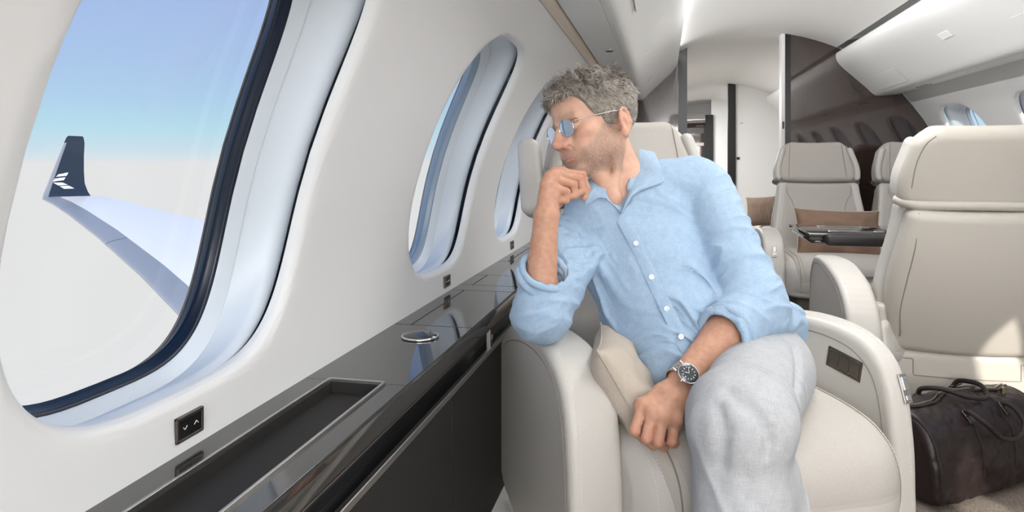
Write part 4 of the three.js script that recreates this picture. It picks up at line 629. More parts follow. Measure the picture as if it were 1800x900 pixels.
    if (ax > 0.06 && y > -0.075 && y < 0.03) {
      let q = plate(ax, y, z); for (const r of rim) q = smin(q, r(ax, y, z), 0.003); q = smin(q, lobe(ax, y, z), 0.006); q = smax(q, -concha(ax, y, z), 0.003); q = smax(q, -fossa(ax, y, z), 0.003); q = smin(q, tragus(ax, y, z), 0.003); d = smin(d, q, 0.006);
    }
    let n = smin(smin(neck(x, y, z), chest(x, y, z), 0.04), trap(x, y, z), 0.04); n = smin(n, smin(scm(x, y, z), scm2(x, y, z), 0.006), 0.014); n = smin(n, thr(x, y, z), 0.02); n = smin(n, adam(x, y, z), 0.016);
    return smin(d, n, 0.022);
  };
})();
const soft = (v) => Math.sqrt(v * v + 0.012);
const lc = (r, g, b) => [lin(r), lin(g), lin(b)];
const mixc = (a, b, t) => [lerp(a[0], b[0], t), lerp(a[1], b[1], t), lerp(a[2], b[2], t)];
const SKIN = lc(216, 176, 154), SKIN2 = lc(198, 150, 126), RED = lc(200, 138, 118), LIP = lc(196, 140, 124), STUB = lc(126, 108, 96), STUBW = lc(206, 196, 186);
const beardMask = (x, y, z) => {
  const ax = Math.abs(x), line = lerp(-0.010, -0.058, sst(-0.005, 0.085, z)) - 0.012 * (1 - sst(0.02, 0.05, ax)) ;
  if (ax > 0.0745) return 0;
  let m = sst(line + 0.010, line - 0.010, y) * sst(-0.128, -0.112, y - 0.25 * (z - 0.05)) * sst(-0.026, -0.012, z);
  const must = sst(-0.0485, -0.056, y) * sst(0.034, 0.024, ax) * sst(0.075, 0.085, z); m = Math.max(m, must * 0.5);
  const lips = sst(0.024, 0.018, ax) * sst(-0.0865, -0.083, y) * sst(-0.0635, -0.067, y) * sst(0.08, 0.086, z); return m * (1 - lips);
};
function skinColour(x, y, z) {                                            // in head space
  const blot = n3(x * 45, y * 45, z * 45) * 0.5 + n3(x * 110 + 5, y * 110, z * 110) * 0.3; let c = mixc(SKIN, SKIN2, clamp(0.35 + 0.4 * blot));
  const ax = Math.abs(x);
  c = mixc(c, RED, 0.55 * Math.max(sst(0.03, 0.012, Math.hypot(ax * 0.8, y + 0.038, z - 0.115)), 0.7 * sst(0.03, 0.01, Math.hypot(ax - 0.048, y + 0.032, z - 0.068)), sst(0.073, 0.080, ax) * 0.6));
  const lips = sst(0.025, 0.020, ax) * sst(-0.0850, -0.0825, y) * sst(-0.0645, -0.0665, y) * sst(0.082, 0.087, z); c = mixc(c, LIP, 0.7 * lips);
  const b = beardMask(x, y, z); if (b > 0) { const g = clamp(0.5 + 0.75 * n3(x * 420, y * 420, z * 420) + 0.35 * n3(x * 160, y * 160, z * 160)); c = mixc(c, STUB, b * (0.16 + 0.34 * g)); }
  const brow = sst(0.011, 0.005, Math.abs(y - 0.0215 + 0.1 * Math.abs(ax - 0.03))) * sst(0.008, 0.014, ax) * sst(0.052, 0.044, ax) * sst(0.06, 0.075, z); c = mixc(c, STUB, 0.62 * brow * (0.6 + 0.4 * n3(x * 300, y * 500, z * 300)));
  return c;
}
function paint(g, fn) { const p = g.attributes.position, c = new Float32Array(p.count * 3); for (let i = 0; i < p.count; i++) c.set(fn(p.getX(i), p.getY(i), p.getZ(i)), i * 3); g.setAttribute('color', new THREE.BufferAttribute(c, 3)); return g; }
const headG = paint(isosurface(headF, V(-0.125, -0.33, -0.135), V(0.15, 0.13, 0.145), 0.0017), skinColour); headG.applyMatrix4(HB);

// --- arms and hands
const chain = (pts, radii) => pts.slice(1).map((p, i) => cap(pts[i], p, radii[i], radii[i + 1]));
function handField(wrist, elbow, fingers, thumb, wr, er) {
  const palm = fingers.map(([k]) => cap(wrist.clone().lerp(k, 0.12), k, 0.0165, 0.0125)), cross = fingers.slice(1).map(([k], i) => cap(k, fingers[i][0], 0.0105, 0.0105));
  const mid = fingers.slice(1).map(([k], i) => cap(wrist.clone().lerp(k, 0.55), wrist.clone().lerp(fingers[i][0], 0.55), 0.0150, 0.0150));
  const kn = fingers.map(([k]) => ell(k, [0.0128, 0.0128, 0.0128]));
  const P = union([...palm, ...cross, ...mid], 0.014), F = fingers.map((f, i) => union([...chain(f, i === fingers.length - 1 ? [0.0105, 0.0092, 0.0084, 0.0072] : [0.0112, 0.0098, 0.0090, 0.0078])], 0.003));
  const T = union(chain(thumb, [0.0155, 0.0125, 0.0112, 0.0090]), 0.004), el = wrist.clone().lerp(elbow, 0.72), A = union([cap(wrist, el, wr, er), cap(el, elbow, er, er * 0.92)], 0.02);
  return (x, y, z) => { let d = P(x, y, z); for (const k of kn) d = smin(d, k(x, y, z), 0.006); let q = 1e9; for (const f of F) q = Math.min(q, f(x, y, z)); d = smin(d, q, 0.005); d = smin(d, T(x, y, z), 0.008); return smin(d, A(x, y, z), 0.02); };
}
const pt = (a) => at(...a);
const W1 = at(960, 384, 1.47), E1 = at(945, 566, 1.455), W2 = at(1207, 661, 1.320), E2 = at(1296, 566, 1.420);
const fing1 = [[[985, 304, 1.540], [1023, 307, 1.565], [1031, 331, 1.568], [1027, 347, 1.560]], [[975, 306, 1.520], [1018, 313, 1.545], [1024, 335, 1.545], [1012, 343, 1.535]], [[967, 313, 1.500], [1008, 324, 1.520], [1010, 344, 1.520], [997, 346, 1.512]], [[961, 326, 1.483], [995, 337, 1.498], [994, 352, 1.498], [983, 352, 1.494]]].map((f) => f.map(pt));
const th1 = [[968, 368, 1.495], [986, 349, 1.535], [1004, 336, 1.565], [1016, 325, 1.590]].map(pt);
const fing2 = [[[1129, 713, 1.272], [1116, 757, 1.246], [1130, 770, 1.274], [1146, 757, 1.292]], [[1147, 727, 1.257], [1136, 771, 1.232], [1148, 782, 1.262], [1160, 768, 1.285]], [[1165, 733, 1.252], [1157, 777, 1.230], [1167, 785, 1.262], [1176, 770, 1.283]], [[1185, 742, 1.257], [1181, 776, 1.240], [1188, 782, 1.268], [1193, 768, 1.285]]].map((f) => f.map(pt));
const th2 = [[1180, 700, 1.315], [1150, 735, 1.305], [1142, 758, 1.300], [1146, 775, 1.295]].map(pt);
const hand1 = handField(W1, E1, fing1, th1, 0.0262, 0.0365), hand2 = handField(W2, E2, fing2, th2, 0.0285, 0.0405);
function boundsOf(pts, m) { const b = new THREE.Box3().setFromPoints(pts); return [b.min.subScalar(m), b.max.addScalar(m)]; }
const HAND = lc(208, 164, 140), HANDD = lc(176, 122, 96), KNUC = lc(196, 134, 114);
const handPaint = (fingers, dark) => (x, y, z) => { const b = n3(x * 60, y * 60, z * 60) * 0.5 + n3(x * 180, y * 180, z * 180) * 0.4; let c = mixc(HAND, HANDD, clamp(dark + 0.3 * b)); let m = 0; for (const f of fingers) for (const j of f.slice(0, 2)) m = Math.max(m, sst(0.020, 0.008, Math.hypot(x - j.x, y - j.y, z - j.z))); return mixc(c, KNUC, 0.45 * m); };
const bh1 = boundsOf([W1, E1, ...fing1.flat(), ...th1], 0.06), bh2 = boundsOf([W2, E2, ...fing2.flat(), ...th2], 0.06);
const veins = (f, seedv) => (x, y, z) => f(x, y, z) + 0.0005 * n3(x * 45 + seedv, y * 45, z * 45) + 0.00012 * n3(x * 260, y * 260, z * 260);
const handG1 = paint(isosurface(veins(hand1, 3), ...bh1, 0.0023), handPaint(fing1, 0.42)), handG2 = paint(isosurface(veins(hand2, 8), ...bh2, 0.0023), handPaint(fing2, 0.42));
M.skin = phy({ vertexColors: true, roughness: 0.52, specularIntensity: 0.6, name: 'skin' });
const flat = (g) => { const o = g.index ? g.toNonIndexed() : g; if (o.attributes.uv) o.deleteAttribute('uv'); return o; };
mesh('body', mergeGeometries([headG, handG1, handG2].map(flat)), M.skin, man);

// --- hair: a cap that follows the skull, with curled locks on it
const hairLine = (x, y, z) => {                                           // positive inside the hair
  const ax = Math.abs(x), front = y - lerp(0.062, 0.078, sst(0.0, 0.05, ax) * 0) - 0.020 * sst(0.02, 0.055, ax) * sst(0.075, 0.03, z) * 0, temple = lerp(0.070, 0.006, sst(0.078, 0.030, z)), side = lerp(temple, -0.022, sst(0.024, 0.006, z)), behind = lerp(side, -0.050, sst(-0.035, -0.060, z)), nape = lerp(behind, -0.078, sst(-0.04, -0.075, z)); return y - nape;
};
const hairThick = (x, y, z) => { const top = sst(0.03, 0.10, y), fr = sst(0.03, 0.09, z) * sst(0.05, 0.08, y); const back = sst(-0.03, -0.08, z) * sst(-0.07, 0.0, y); return 0.006 + 0.008 * top + 0.004 * fr + 0.004 * back; };
const hairF = (x, y, z) => {
  const m = sst(-0.004, 0.007, hairLine(x, y, z)), ax = Math.abs(x), ear = sst(0.020, 0.026, Math.hypot((y + 0.024) * 0.72, z + 0.033)) ; const k = m * (ax > 0.055 ? ear : 1);
  const s = 34, w = n3(x * 22, y * 22, z * 22) * 0.5, cur = n3(x * s + w * 2, y * s * 0.9, z * s * 1.3) * 0.6 + n3(x * 75, y * 75, z * 75 + w) * 0.4;
  return skull(x, y, z) - lerp(-0.006, hairThick(x, y, z) + cur * (0.0012 + 0.0040 * sst(0.02, 0.08, y)), k);
};
const HG = [lc(92, 82, 70), lc(142, 133, 122), lc(184, 177, 168), lc(224, 219, 211)];
const hairTone = (t) => { t = clamp(t) * 2.999; const i = Math.floor(t); return mixc(HG[i], HG[i + 1], t - i); };
const capG = paint(isosurface(hairF, V(-0.11, -0.10, -0.14), V(0.11, 0.16, 0.125), 0.0026), (x, y, z) => hairTone(0.20 + 0.05 * n3(x * 60, y * 60, z * 60) + 0.10 * n3(x * 170, y * 170, z * 170)));
{
  const R = rng(77), p = capG.attributes.position, nn = capG.attributes.normal, pos = [], nor = [], col = [];
  const addLock = (path, r0, tone) => {
    const n = path.length, ringsP = []; for (let i = 0; i < n; i++) { const t = path[Math.min(i + 1, n - 1)].clone().sub(path[Math.max(i - 1, 0)]).normalize(), a = V(t.y, t.z, t.x).cross(t).normalize(), b = t.clone().cross(a), r = r0 * (i === n - 1 ? 0.08 : Math.sin(Math.PI * (0.25 + 0.62 * i / (n - 1)))); ringsP.push([0, 1, 2].map((k) => { const q = k / 3 * 2 * Math.PI, d = a.clone().multiplyScalar(Math.cos(q)).addScaledVector(b, Math.sin(q)); return [path[i].clone().addScaledVector(d, r), d]; })); }
    for (let i = 0; i < n - 1; i++) for (let k = 0; k < 3; k++) { const q = (k + 1) % 3, A = ringsP[i][k], B = ringsP[i][q], C = ringsP[i + 1][k], D = ringsP[i + 1][q]; for (const T of [[A, B, C], [B, D, C]]) for (const [v, d] of T) { pos.push(v.x, v.y, v.z); nor.push(d.x, d.y, d.z); col.push(...tone); } }
  };
  const want = 27000; let made = 0, tries = 0;
  while (made < want && tries++ < 120000) {
    const i = Math.floor(R() * p.count), v = V(p.getX(i), p.getY(i), p.getZ(i)), n = V(nn.getX(i), nn.getY(i), nn.getZ(i)); if (hairLine(v.x, v.y, v.z) < 0.001 || n.dot(v.clone().sub(V(0, 0.03, -0.01))) < 0) continue; if (Math.abs(v.x) > 0.055 && Math.hypot((v.y + 0.024) * 0.72, v.z + 0.033) < 0.023) continue;
    const top = sst(0.045, 0.095, v.y); if (R() < 0.35 * top) continue; const front = sst(0.03, 0.08, v.z), whirl = 2.6 * n3(v.x * 20, v.y * 20, v.z * 20);       // combed back at the sides, loose waves on top
    const flow = V(lerp(0.1 * Math.sign(v.x), Math.sin(whirl) * 0.8 + 0.25, top), lerp(-0.55, 0.0, top) - 0.35 * front * (1 - top), lerp(-0.80, -0.30 + 0.75 * Math.cos(whirl) * (1 - 0.6 * front), top));
    flow.addScaledVector(n, -flow.dot(n)).normalize(); const len = lerp(0.017, 0.032, top) * (0.7 + 0.5 * R()) * (1 - 0.25 * front), sideV = n.clone().cross(flow), ph = 3 * n3(v.x * 30, v.y * 30, v.z * 30 + 4), lift = lerp(0.05, 0.17, top) * (0.3 + 0.9 * R()), jit = (R() - 0.5) * 0.5, path = [], N = 5;
    for (let k = 0; k <= N; k++) { const t = k / N; path.push(v.clone().addScaledVector(n, -0.0015).addScaledVector(flow, len * t).addScaledVector(sideV, len * (jit * t * t + lerp(0.02, 0.15, top) * Math.sin(t * 4.2 + ph))).addScaledVector(n, len * lift * Math.sin(t * 2.7))); }
    const tone = hairTone(lerp(0.62, 0.52, top) + 0.22 * n3(v.x * 38, v.y * 38, v.z * 38) + (R() - 0.5) * 0.7); addLock(path, lerp(0.00042, 0.00062, top) * (0.8 + 0.5 * R()), tone); made++;
  }
  const g = new THREE.BufferGeometry(); g.setAttribute('position', new THREE.Float32BufferAttribute(pos, 3)); g.setAttribute('normal', new THREE.Float32BufferAttribute(nor, 3)); g.setAttribute('color', new THREE.Float32BufferAttribute(col, 3));
  const all = mergeGeometries([flat(capG), g]); all.applyMatrix4(HB); M.hair = std({ vertexColors: true, roughness: 0.55, name: 'grey_hair' });
  mesh('hair', all, M.hair, man);
  // short stubble on jaw, chin and lip
  const bp = [], bn = [], bc = [], hp = headG.attributes.position, hn = headG.attributes.normal; let k = 0, t = 0;
  while (k < 9000 && t++ < 400000) {
    const i = Math.floor(R() * hp.count), w = V(hp.getX(i), hp.getY(i), hp.getZ(i)), v = w2h(w); if (beardMask(v.x, v.y, v.z) < 0.25 + R() * 0.6) continue;
    const n = V(hn.getX(i), hn.getY(i), hn.getZ(i)).transformDirection(HB), d = hu.clone().multiplyScalar(-1).addScaledVector(hf, 0.25 + (R() - 0.5) * 0.6).addScaledVector(hl, (R() - 0.5) * 0.8).addScaledVector(n, 0.75).normalize(), s = n.clone().cross(d).normalize().multiplyScalar(0.00022), L = 0.0022 + 0.0024 * R(), b = w.clone().addScaledVector(d, L), a1 = w.clone().add(s), a2 = w.clone().sub(s);
    const c = mixc(STUB, STUBW, clamp(R() * 1.2 - 0.15 + 0.4 * sst(-0.10, -0.05, v.y))); for (const q of [a1, a2, b]) { bp.push(q.x, q.y, q.z); bn.push(n.x, n.y, n.z); bc.push(...c); } k++;
  }
  const bg = new THREE.BufferGeometry(); bg.setAttribute('position', new THREE.Float32BufferAttribute(bp, 3)); bg.setAttribute('normal', new THREE.Float32BufferAttribute(bn, 3)); bg.setAttribute('color', new THREE.Float32BufferAttribute(bc, 3)); mesh('stubble', bg, M.hair, man);
}
// --- shirt
const shirtMap = linenTone([132, 162, 194], [184, 203, 219]), trouserMap = linenTone([160, 163, 167], [202, 203, 204]);
M.shirt = phy({ map: rep(shirtMap, 7), bumpMap: rep(linenBump, 7), bumpScale: 0.0004, roughness: 0.9, sheen: 0.2, sheenColor: new THREE.Color(0xdfeaf6), name: 'blue_linen' });
M.trouser = phy({ map: rep(trouserMap, 5), bumpMap: rep(linenBump, 5), bumpScale: 0.0005, roughness: 0.92, name: 'grey_linen' });
const torsoB = (() => { const X = at(1243, 330, 1.70).sub(at(1020, 385, 1.62)).normalize(), Yv = at(1110, 330, 1.67).sub(at(1240, 620, 1.54)); Yv.addScaledVector(X, -Yv.dot(X)).normalize(); return [X, Yv, X.clone().cross(Yv)]; })();
const SR = at(1030, 398, 1.60), SLs = at(1238, 335, 1.685), EL = at(1330, 536, 1.470), ER = at(952, 552, 1.455);
const cuffL = at(1272, 586, 1.378), cuffR = at(957, 482, 1.455);
const cuffAxisR = camDir(0.30, 0.74, 0.52).normalize();                  // the rolled sleeve gapes towards the lens
const hemN = camDir(0.475, -0.528, 0.70).normalize(), hemP = at(1290, 605, 1.36);
const foldT = (x, y, z) => {                                               // soft drag folds across chest and belly
  const a = x * camAxis.x.x + z * camAxis.x.z, d = x * camAxis.z.x + z * camAxis.z.z, s = 0.88 * a - 0.42 * y, c = 0.42 * a + 0.9 * y, w = 0.05 * n3(a * 4, y * 4, d * 4), low = sst(0.86, 0.70, y);
  const r1 = 1 - soft(n3(s * 4, (c + w) * 9.5, d * 4)), r2 = 1 - soft(n3(s * 7 + 7, (c + w) * 22, d * 6)), q = clamp(0.5 + 0.8 * n3(a * 7, y * 7 + 3, d * 7)); return (0.0125 * r1 * r1 * r1 + 0.0050 * r2 * r2 * r2 * q) * (0.5 + 0.7 * low);
};
const foldArm = (A, B, amp, sd) => { const ax = B.clone().sub(A), L = ax.length(); ax.normalize(); return (x, y, z) => { const t = ((x - A.x) * ax.x + (y - A.y) * ax.y + (z - A.z) * ax.z), px = x - A.x - ax.x * t, py = y - A.y - ax.y * t, pz = z - A.z - ax.z * t, w = 0.4 * px - 0.5 * py + 0.3 * pz, near = 0.35 + 0.65 * sst(0.25, 0.9, t / L); const r1 = 1 - soft(n3((t + w) * 13 + sd, px * 6, pz * 6)), r2 = 1 - soft(n3((t + w * 1.4) * 27 + sd, px * 10, py * 10)), q = clamp(0.5 + 0.9 * n3(px * 9 + sd, py * 9, t * 9)); return amp * near * (1.3 * r1 * r1 * r1 + 0.6 * q * r2 * r2 * r2); }; };
const shirtF = (() => {
  const chest = ell(at(1128, 425, 1.675), [0.178, 0.200, 0.118], torsoB), belly = ell(at(1182, 545, 1.585), [0.150, 0.180, 0.122], torsoB), hip = ell(at(1262, 612, 1.505), [0.176, 0.118, 0.128], torsoB), lap = cap(at(1195, 590, 1.53), at(1190, 668, 1.435), 0.085, 0.060), yoke = cap(at(1045, 372, 1.64), at(1222, 325, 1.70), 0.062, 0.066), trapA = cap(at(1110, 322, 1.70), at(1210, 318, 1.70), 0.052, 0.056), trapB = cap(at(1095, 335, 1.69), at(1045, 365, 1.65), 0.052, 0.056), tail = cap(at(1300, 600, 1.52), at(1355, 592, 1.53), 0.10, 0.085);
  const neckHole = cap(at(1096, 300, 1.70), at(1088, 328, 1.64), 0.058, 0.034), vHole = cap(at(1094, 345, 1.58), at(1092, 376, 1.535), 0.026, 0.004), vOut = cap(at(1086, 330, 1.54), at(1093, 372, 1.50), 0.032, 0.006);
  const upR = cap(SR, ER, 0.066, 0.060), loR = cap(ER, cuffR, 0.058, 0.052), upL = cap(SLs, EL, 0.070, 0.063), loL = cap(EL, cuffL, 0.061, 0.056);
  const fR = foldArm(SR, ER, 0.0080, 2), fL = foldArm(SLs, EL, 0.0095, 9), fL2 = foldArm(EL, cuffL, 0.008, 14), fR2 = foldArm(cuffR, ER, 0.0085, 21);
  const holeR = cap(cuffR.clone().lerp(ER, 0.35), cuffR.clone().lerp(W1, 0.6), 0.041, 0.070), holeL = cap(cuffL.clone().lerp(EL, 0.12), cuffL.clone().lerp(W2, 0.55), 0.044, 0.070), cutR = cuffAxisR, cutL = cuffL.clone().sub(EL).normalize();
  return (x, y, z) => {
    let d = smin(chest(x, y, z), belly(x, y, z), 0.08); d = smin(d, hip(x, y, z), 0.07); d = smin(d, lap(x, y, z), 0.05); d = smin(d, tail(x, y, z), 0.05); d = smin(d, yoke(x, y, z), 0.05); d = smin(d, trapA(x, y, z), 0.04); d = smin(d, trapB(x, y, z), 0.04);
    if (d < 0.05) d -= foldT(x, y, z) - 0.004;
    const hem = (x - hemP.x) * hemN.x + (y - hemP.y) * hemN.y + (z - hemP.z) * hemN.z + 0.006 * n3(x * 14, y * 14, z * 14); d = smax(d, hem, 0.008);
    d = smax(d, -smin(neckHole(x, y, z), smin(vHole(x, y, z), vOut(x, y, z), 0.01), 0.02), 0.006);
    let a = upR(x, y, z), b = loR(x, y, z); if (a < 0.05) a -= fR(x, y, z) - 0.003; if (b < 0.05) b -= fR2(x, y, z) - 0.004; a = smin(a, b, 0.02); a = smax(a, (x - cuffR.x) * cutR.x + (y - cuffR.y) * cutR.y + (z - cuffR.z) * cutR.z - 0.016 - 0.006 * n3(x * 30, y * 30, z * 30), 0.006); a = smax(a, -holeR(x, y, z), 0.004);
    let e1 = upL(x, y, z), e2 = loL(x, y, z); if (e1 < 0.05) e1 -= fL(x, y, z) - 0.003; if (e2 < 0.05) e2 -= fL2(x, y, z) - 0.004; e1 = smin(e1, e2, 0.03); e1 = smax(e1, (x - cuffL.x) * cutL.x + (y - cuffL.y) * cutL.y + (z - cuffL.z) * cutL.z - 0.010 - 0.005 * n3(x * 30, y * 30, z * 30), 0.006); e1 = smax(e1, -holeL(x, y, z), 0.004);
    return smin(smin(d, a, 0.016), e1, 0.016);
  };
})();
const [sLo, sHi] = boundsOf([at(1000, 300, 1.85), at(1250, 280, 1.85), at(1420, 600, 1.65), at(1150, 720, 1.32), at(1350, 640, 1.35), at(900, 600, 1.38), at(1100, 500, 1.48)], 0.06);
const shirt = mesh('shirt', boxUV(isosurface(shirtF, sLo, sHi, 0.0042)), M.shirt, man);
// rays from in front of the chest, towards it
const seen = (px, py, lift = 0.001, d0 = 1.30) => { const p = at(px, py, d0), dir = p.clone().sub(V(0, EYE, 0)).normalize(); return drop(shirtF, p, dir, lift, 0.7); };
{
  // placket strip and buttons
  const line = [[1094, 384], [1105, 403], [1118, 428], [1132, 457], [1145, 487], [1159, 516], [1172, 543], [1185, 568], [1197, 592], [1207, 612], [1214, 630]], L = [], Rr = [];
  const strip = line.map(([x, y], i) => { const w = 11; return [-1, -0.5, 0, 0.5, 1].map((k) => seen(x + k * w * 0.92, y - k * w * 0.42, 0.0030 - 0.0016 * (Math.abs(k) === 1))); });
  for (let q = 0; q < 2; q++) for (let i = 1; i < strip.length - 1; i++) for (let c = 0; c < 5; c++) strip[i][c].lerp(strip[i - 1][c].clone().add(strip[i + 1][c]).multiplyScalar(0.5), 0.4);
  const fine = []; for (let i = 0; i < strip.length - 1; i++) for (let k = 0; k < 4; k++) fine.push(strip[i].map((p, c) => p.clone().lerp(strip[i + 1][c], k / 4))); fine.push(strip.at(-1));
  const pg = grid(fine); boxUV(pg.toNonIndexed()); mesh('placket', boxUV(pg), M.shirt, shirt);
  M.button = phy({ color: 0xe9edf0, roughness: 0.25, name: 'shirt_button' });
  for (const [x, y] of [[1118, 428], [1145, 487], [1172, 543], [1197, 592]]) {
    const p = seen(x, y, 0.0056), n = normalOf(shirtF, p, 0.02).lerp(camDir(0, 0, 1), 0.4).normalize(), q = new THREE.Quaternion().setFromUnitVectors(V(0, 1, 0), n), g = new THREE.LatheGeometry([v2(0.0002, 0.0008), v2(0.0034, 0.0008), v2(0.0042, 0.0016), v2(0.0056, 0.0014), v2(0.0060, 0.0004), v2(0.0055, 0)], 24), holes = [[1, 1], [1, -1], [-1, 1], [-1, -1]].map(([a, b]) => new THREE.CylinderGeometry(0.0006, 0.0006, 0.0006, 8).translate(a * 0.0013, 0.0009, b * 0.0013));
    p.addScaledVector(n, 0.0018); g.applyQuaternion(q).translate(p.x, p.y, p.z); mesh('button', g, M.button, shirt); mesh('button_holes', merge(holes).applyQuaternion(q).translate(p.x, p.y, p.z), M.seam, shirt);
  }
  // collar: two folded leaves
  const leaf = (outer, inner, lift) => { const rows = []; for (let j = 0; j <= 10; j++) { const t = j / 10, a = [], cO = outer(t), cI = inner(t); for (let i = 0; i <= 6; i++) { const k = i / 6, p = cI.clone().lerp(cO, k), dir = p.clone().sub(V(0, EYE, 0)).normalize(); a.push(p.addScaledVector(dir, -lift * Math.sin(k * Math.PI * 0.9))); } rows.push(a); } const g = grid(rows), n = g.attributes.normal, back = g.clone(); const pp = back.attributes.position; for (let i = 0; i < pp.count; i++) pp.setXYZ(i, pp.getX(i) - n.getX(i) * 0.0016, pp.getY(i) - n.getY(i) * 0.0016, pp.getZ(i) - n.getZ(i) * 0.0016); return boxUV(merge([g, back])); };
  const curve = (pts) => { const c = new THREE.CatmullRomCurve3(pts); return (t) => c.getPoint(t); };
  // viewer's right leaf: neck line from nape to V, outer edge over the shoulder to the point
  const near = (px, py, lift) => seen(px, py, lift, 1.35);
  mesh('collar', leaf(curve([at(1150, 268, 1.735), near(1160, 292, 0.008), near(1168, 318, 0.005), near(1140, 329, 0.006), near(1112, 344, 0.006), near(1093, 376, 0.003)]), curve([at(1124, 262, 1.700), at(1124, 282, 1.665), at(1121, 300, 1.640), at(1114, 322, 1.610), at(1104, 345, 1.580), near(1092, 374, 0.003)]), 0.010), M.shirt, shirt);
  mesh('collar', leaf(curve([at(1040, 318, 1.66), near(1033, 340, 0.010), near(1028, 361, 0.006), near(1048, 350, 0.006), near(1062, 348, 0.006), near(1090, 376, 0.003)]), curve([at(1056, 318, 1.63), at(1054, 325, 1.615), at(1052, 330, 1.600), at(1058, 340, 1.590), at(1070, 350, 1.575), near(1091, 374, 0.003)]), 0.008), M.shirt, shirt);
  // rolled cuffs
  const roll = (c, axis, r, tubeR, squash, ph) => { const a = V(axis.y, axis.z, axis.x).cross(axis).normalize(), b = axis.clone().cross(a), pts = []; for (let k = 0; k < 28; k++) { const t = k / 28 * 2 * Math.PI, w = r * (1 + 0.05 * Math.sin(3 * t + ph) + 0.04 * n3(Math.cos(t) * 2, Math.sin(t) * 2, ph)); pts.push(c.clone().addScaledVector(a, Math.cos(t) * w).addScaledVector(b, Math.sin(t) * w * squash).addScaledVector(axis, 0.006 * Math.sin(2 * t + ph))); } return boxUV(new THREE.TubeGeometry(new THREE.CatmullRomCurve3(pts, true), 110, tubeR, 10, true)); };
  const aR = cuffAxisR, aL = cuffL.clone().sub(EL).normalize();
  mesh('cuff', merge([roll(cuffR.clone().addScaledVector(aR, 0.006), aR, 0.052, 0.0075, 1.0, 1), roll(cuffR.clone().addScaledVector(aR, -0.012), aR, 0.055, 0.0095, 1.0, 2.5)]), M.shirt, shirt);
  mesh('cuff', merge([roll(cuffL.clone().addScaledVector(aL, 0.002), aL, 0.050, 0.0085, 0.95, 4), roll(cuffL.clone().addScaledVector(aL, -0.015), aL, 0.053, 0.0095, 0.95, 0.5)]), M.shirt, shirt);
}
// --- trousers
const HIPL = at(1343, 655, 1.495), KNL = at(1302, 738, 1.10), ANL = at(1305, 1290, 1.03), HIPR = at(1240, 668, 1.46), KNR = at(1325, 838, 1.13), ANR = at(1450, 1230, 1.16);
const trouserF = (() => {
  const pel = ell(at(1285, 652, 1.51), [0.165, 0.105, 0.125], torsoB), t1 = cap(HIPL, KNL, 0.104, 0.076), s1 = cap(KNL, ANL, 0.071, 0.080), t2 = cap(HIPR, KNR, 0.085, 0.072), s2 = cap(KNR, ANR, 0.070, 0.080), kn = ell(KNL, [0.081, 0.078, 0.081]);
  const f1 = foldArm(HIPL, KNL, 0.0030, 4), f3 = foldArm(ANR, KNR, 0.0035, 17);
  const ax = (x, z) => x * camAxis.x.x + z * camAxis.x.z, hang = (x, y, z) => { const a = ax(x, z), d = x * camAxis.z.x + z * camAxis.z.z, r = 1 - soft(n3((a + 0.15 * y) * 15, y * 3.2, d * 9)); return 0.0065 * r * r * r; };   // long folds hanging from the knee
  const base = (x, y, z) => {
    let a = t1(x, y, z), b = smin(s1(x, y, z), kn(x, y, z), 0.02), c = t2(x, y, z), e2 = s2(x, y, z);
    if (a < 0.05) a -= f1(x, y, z) - 0.001; if (b < 0.05) b -= hang(x, y, z) * sst(0.66, 0.55, y) - 0.001; if (e2 < 0.05) e2 -= f3(x, y, z) - 0.002;
    let d = smin(smin(pel(x, y, z), a, 0.04), c, 0.02); d = smin(d, b, 0.035); return smin(d, e2, 0.012);
  };
  // pulled creases behind the knee: laid on the surface, cut in softly
  const on = (px, py) => { const p = at(px, py, 0.85), dir = p.clone().sub(V(0, EYE, 0)).normalize(); return drop(base, p, dir, 0.001, 0.9); };
  const lines = [[[1283, 690], [1300, 704], [1320, 718], [1338, 736]], [[1336, 738], [1349, 756], [1354, 780], [1350, 802]], [[1396, 606], [1404, 640], [1400, 690]], [[1262, 716], [1272, 760], [1268, 820]]].map((l) => l.map(([a, b]) => on(a, b)));
  const cr = lines.map((l, k) => [union(chain(l, l.map((_, i) => [0.0045, 0.0085, 0.004, 0.004][k] * (i === 0 || i === l.length - 1 ? 0.45 : 1))), 0.004), [0.020, 0.011, 0.018, 0.022][k]]);
  return (x, y, z) => { let d = base(x, y, z); if (Math.abs(d) < 0.03) for (const [c, k] of cr) d = smax(d, -c(x, y, z), k); return d; };
})();
const [tLo, tHi] = boundsOf([HIPL, KNL, ANL, HIPR, KNR, ANR, at(1285, 652, 1.64)], 0.13);
const trousers = mesh('trousers', boxUV(isosurface(trouserF, V(tLo.x, 0.10, tLo.z), tHi, 0.0052)), M.trouser, man);
// shoes on the carpet, below the picture
for (const A of [ANL, ANR]) { const f = camDir(0.2, 0, 1), s = (x, y, z) => V(A.x, 0, A.z).addScaledVector(f, z).addScaledVector(V(f.z, 0, -f.x), x).setY(y); const sf = union([cap(s(0, 0.05, -0.03), s(0, 0.035, 0.16), 0.046, 0.036), cap(s(0, 0.05, -0.02), s(0, 0.12, -0.02), 0.042, 0.040)], 0.03), [a, b] = boundsOf([s(0, 0.05, -0.03), s(0, 0.035, 0.16), s(0, 0.12, -0.02)], 0.07); mesh('shoe', isosurface((x, y, z) => smax(sf(x, y, z), 0.002 - y, 0.006), V(a.x, -0.02, a.z), b, 0.008), M.bagLeather, man); }

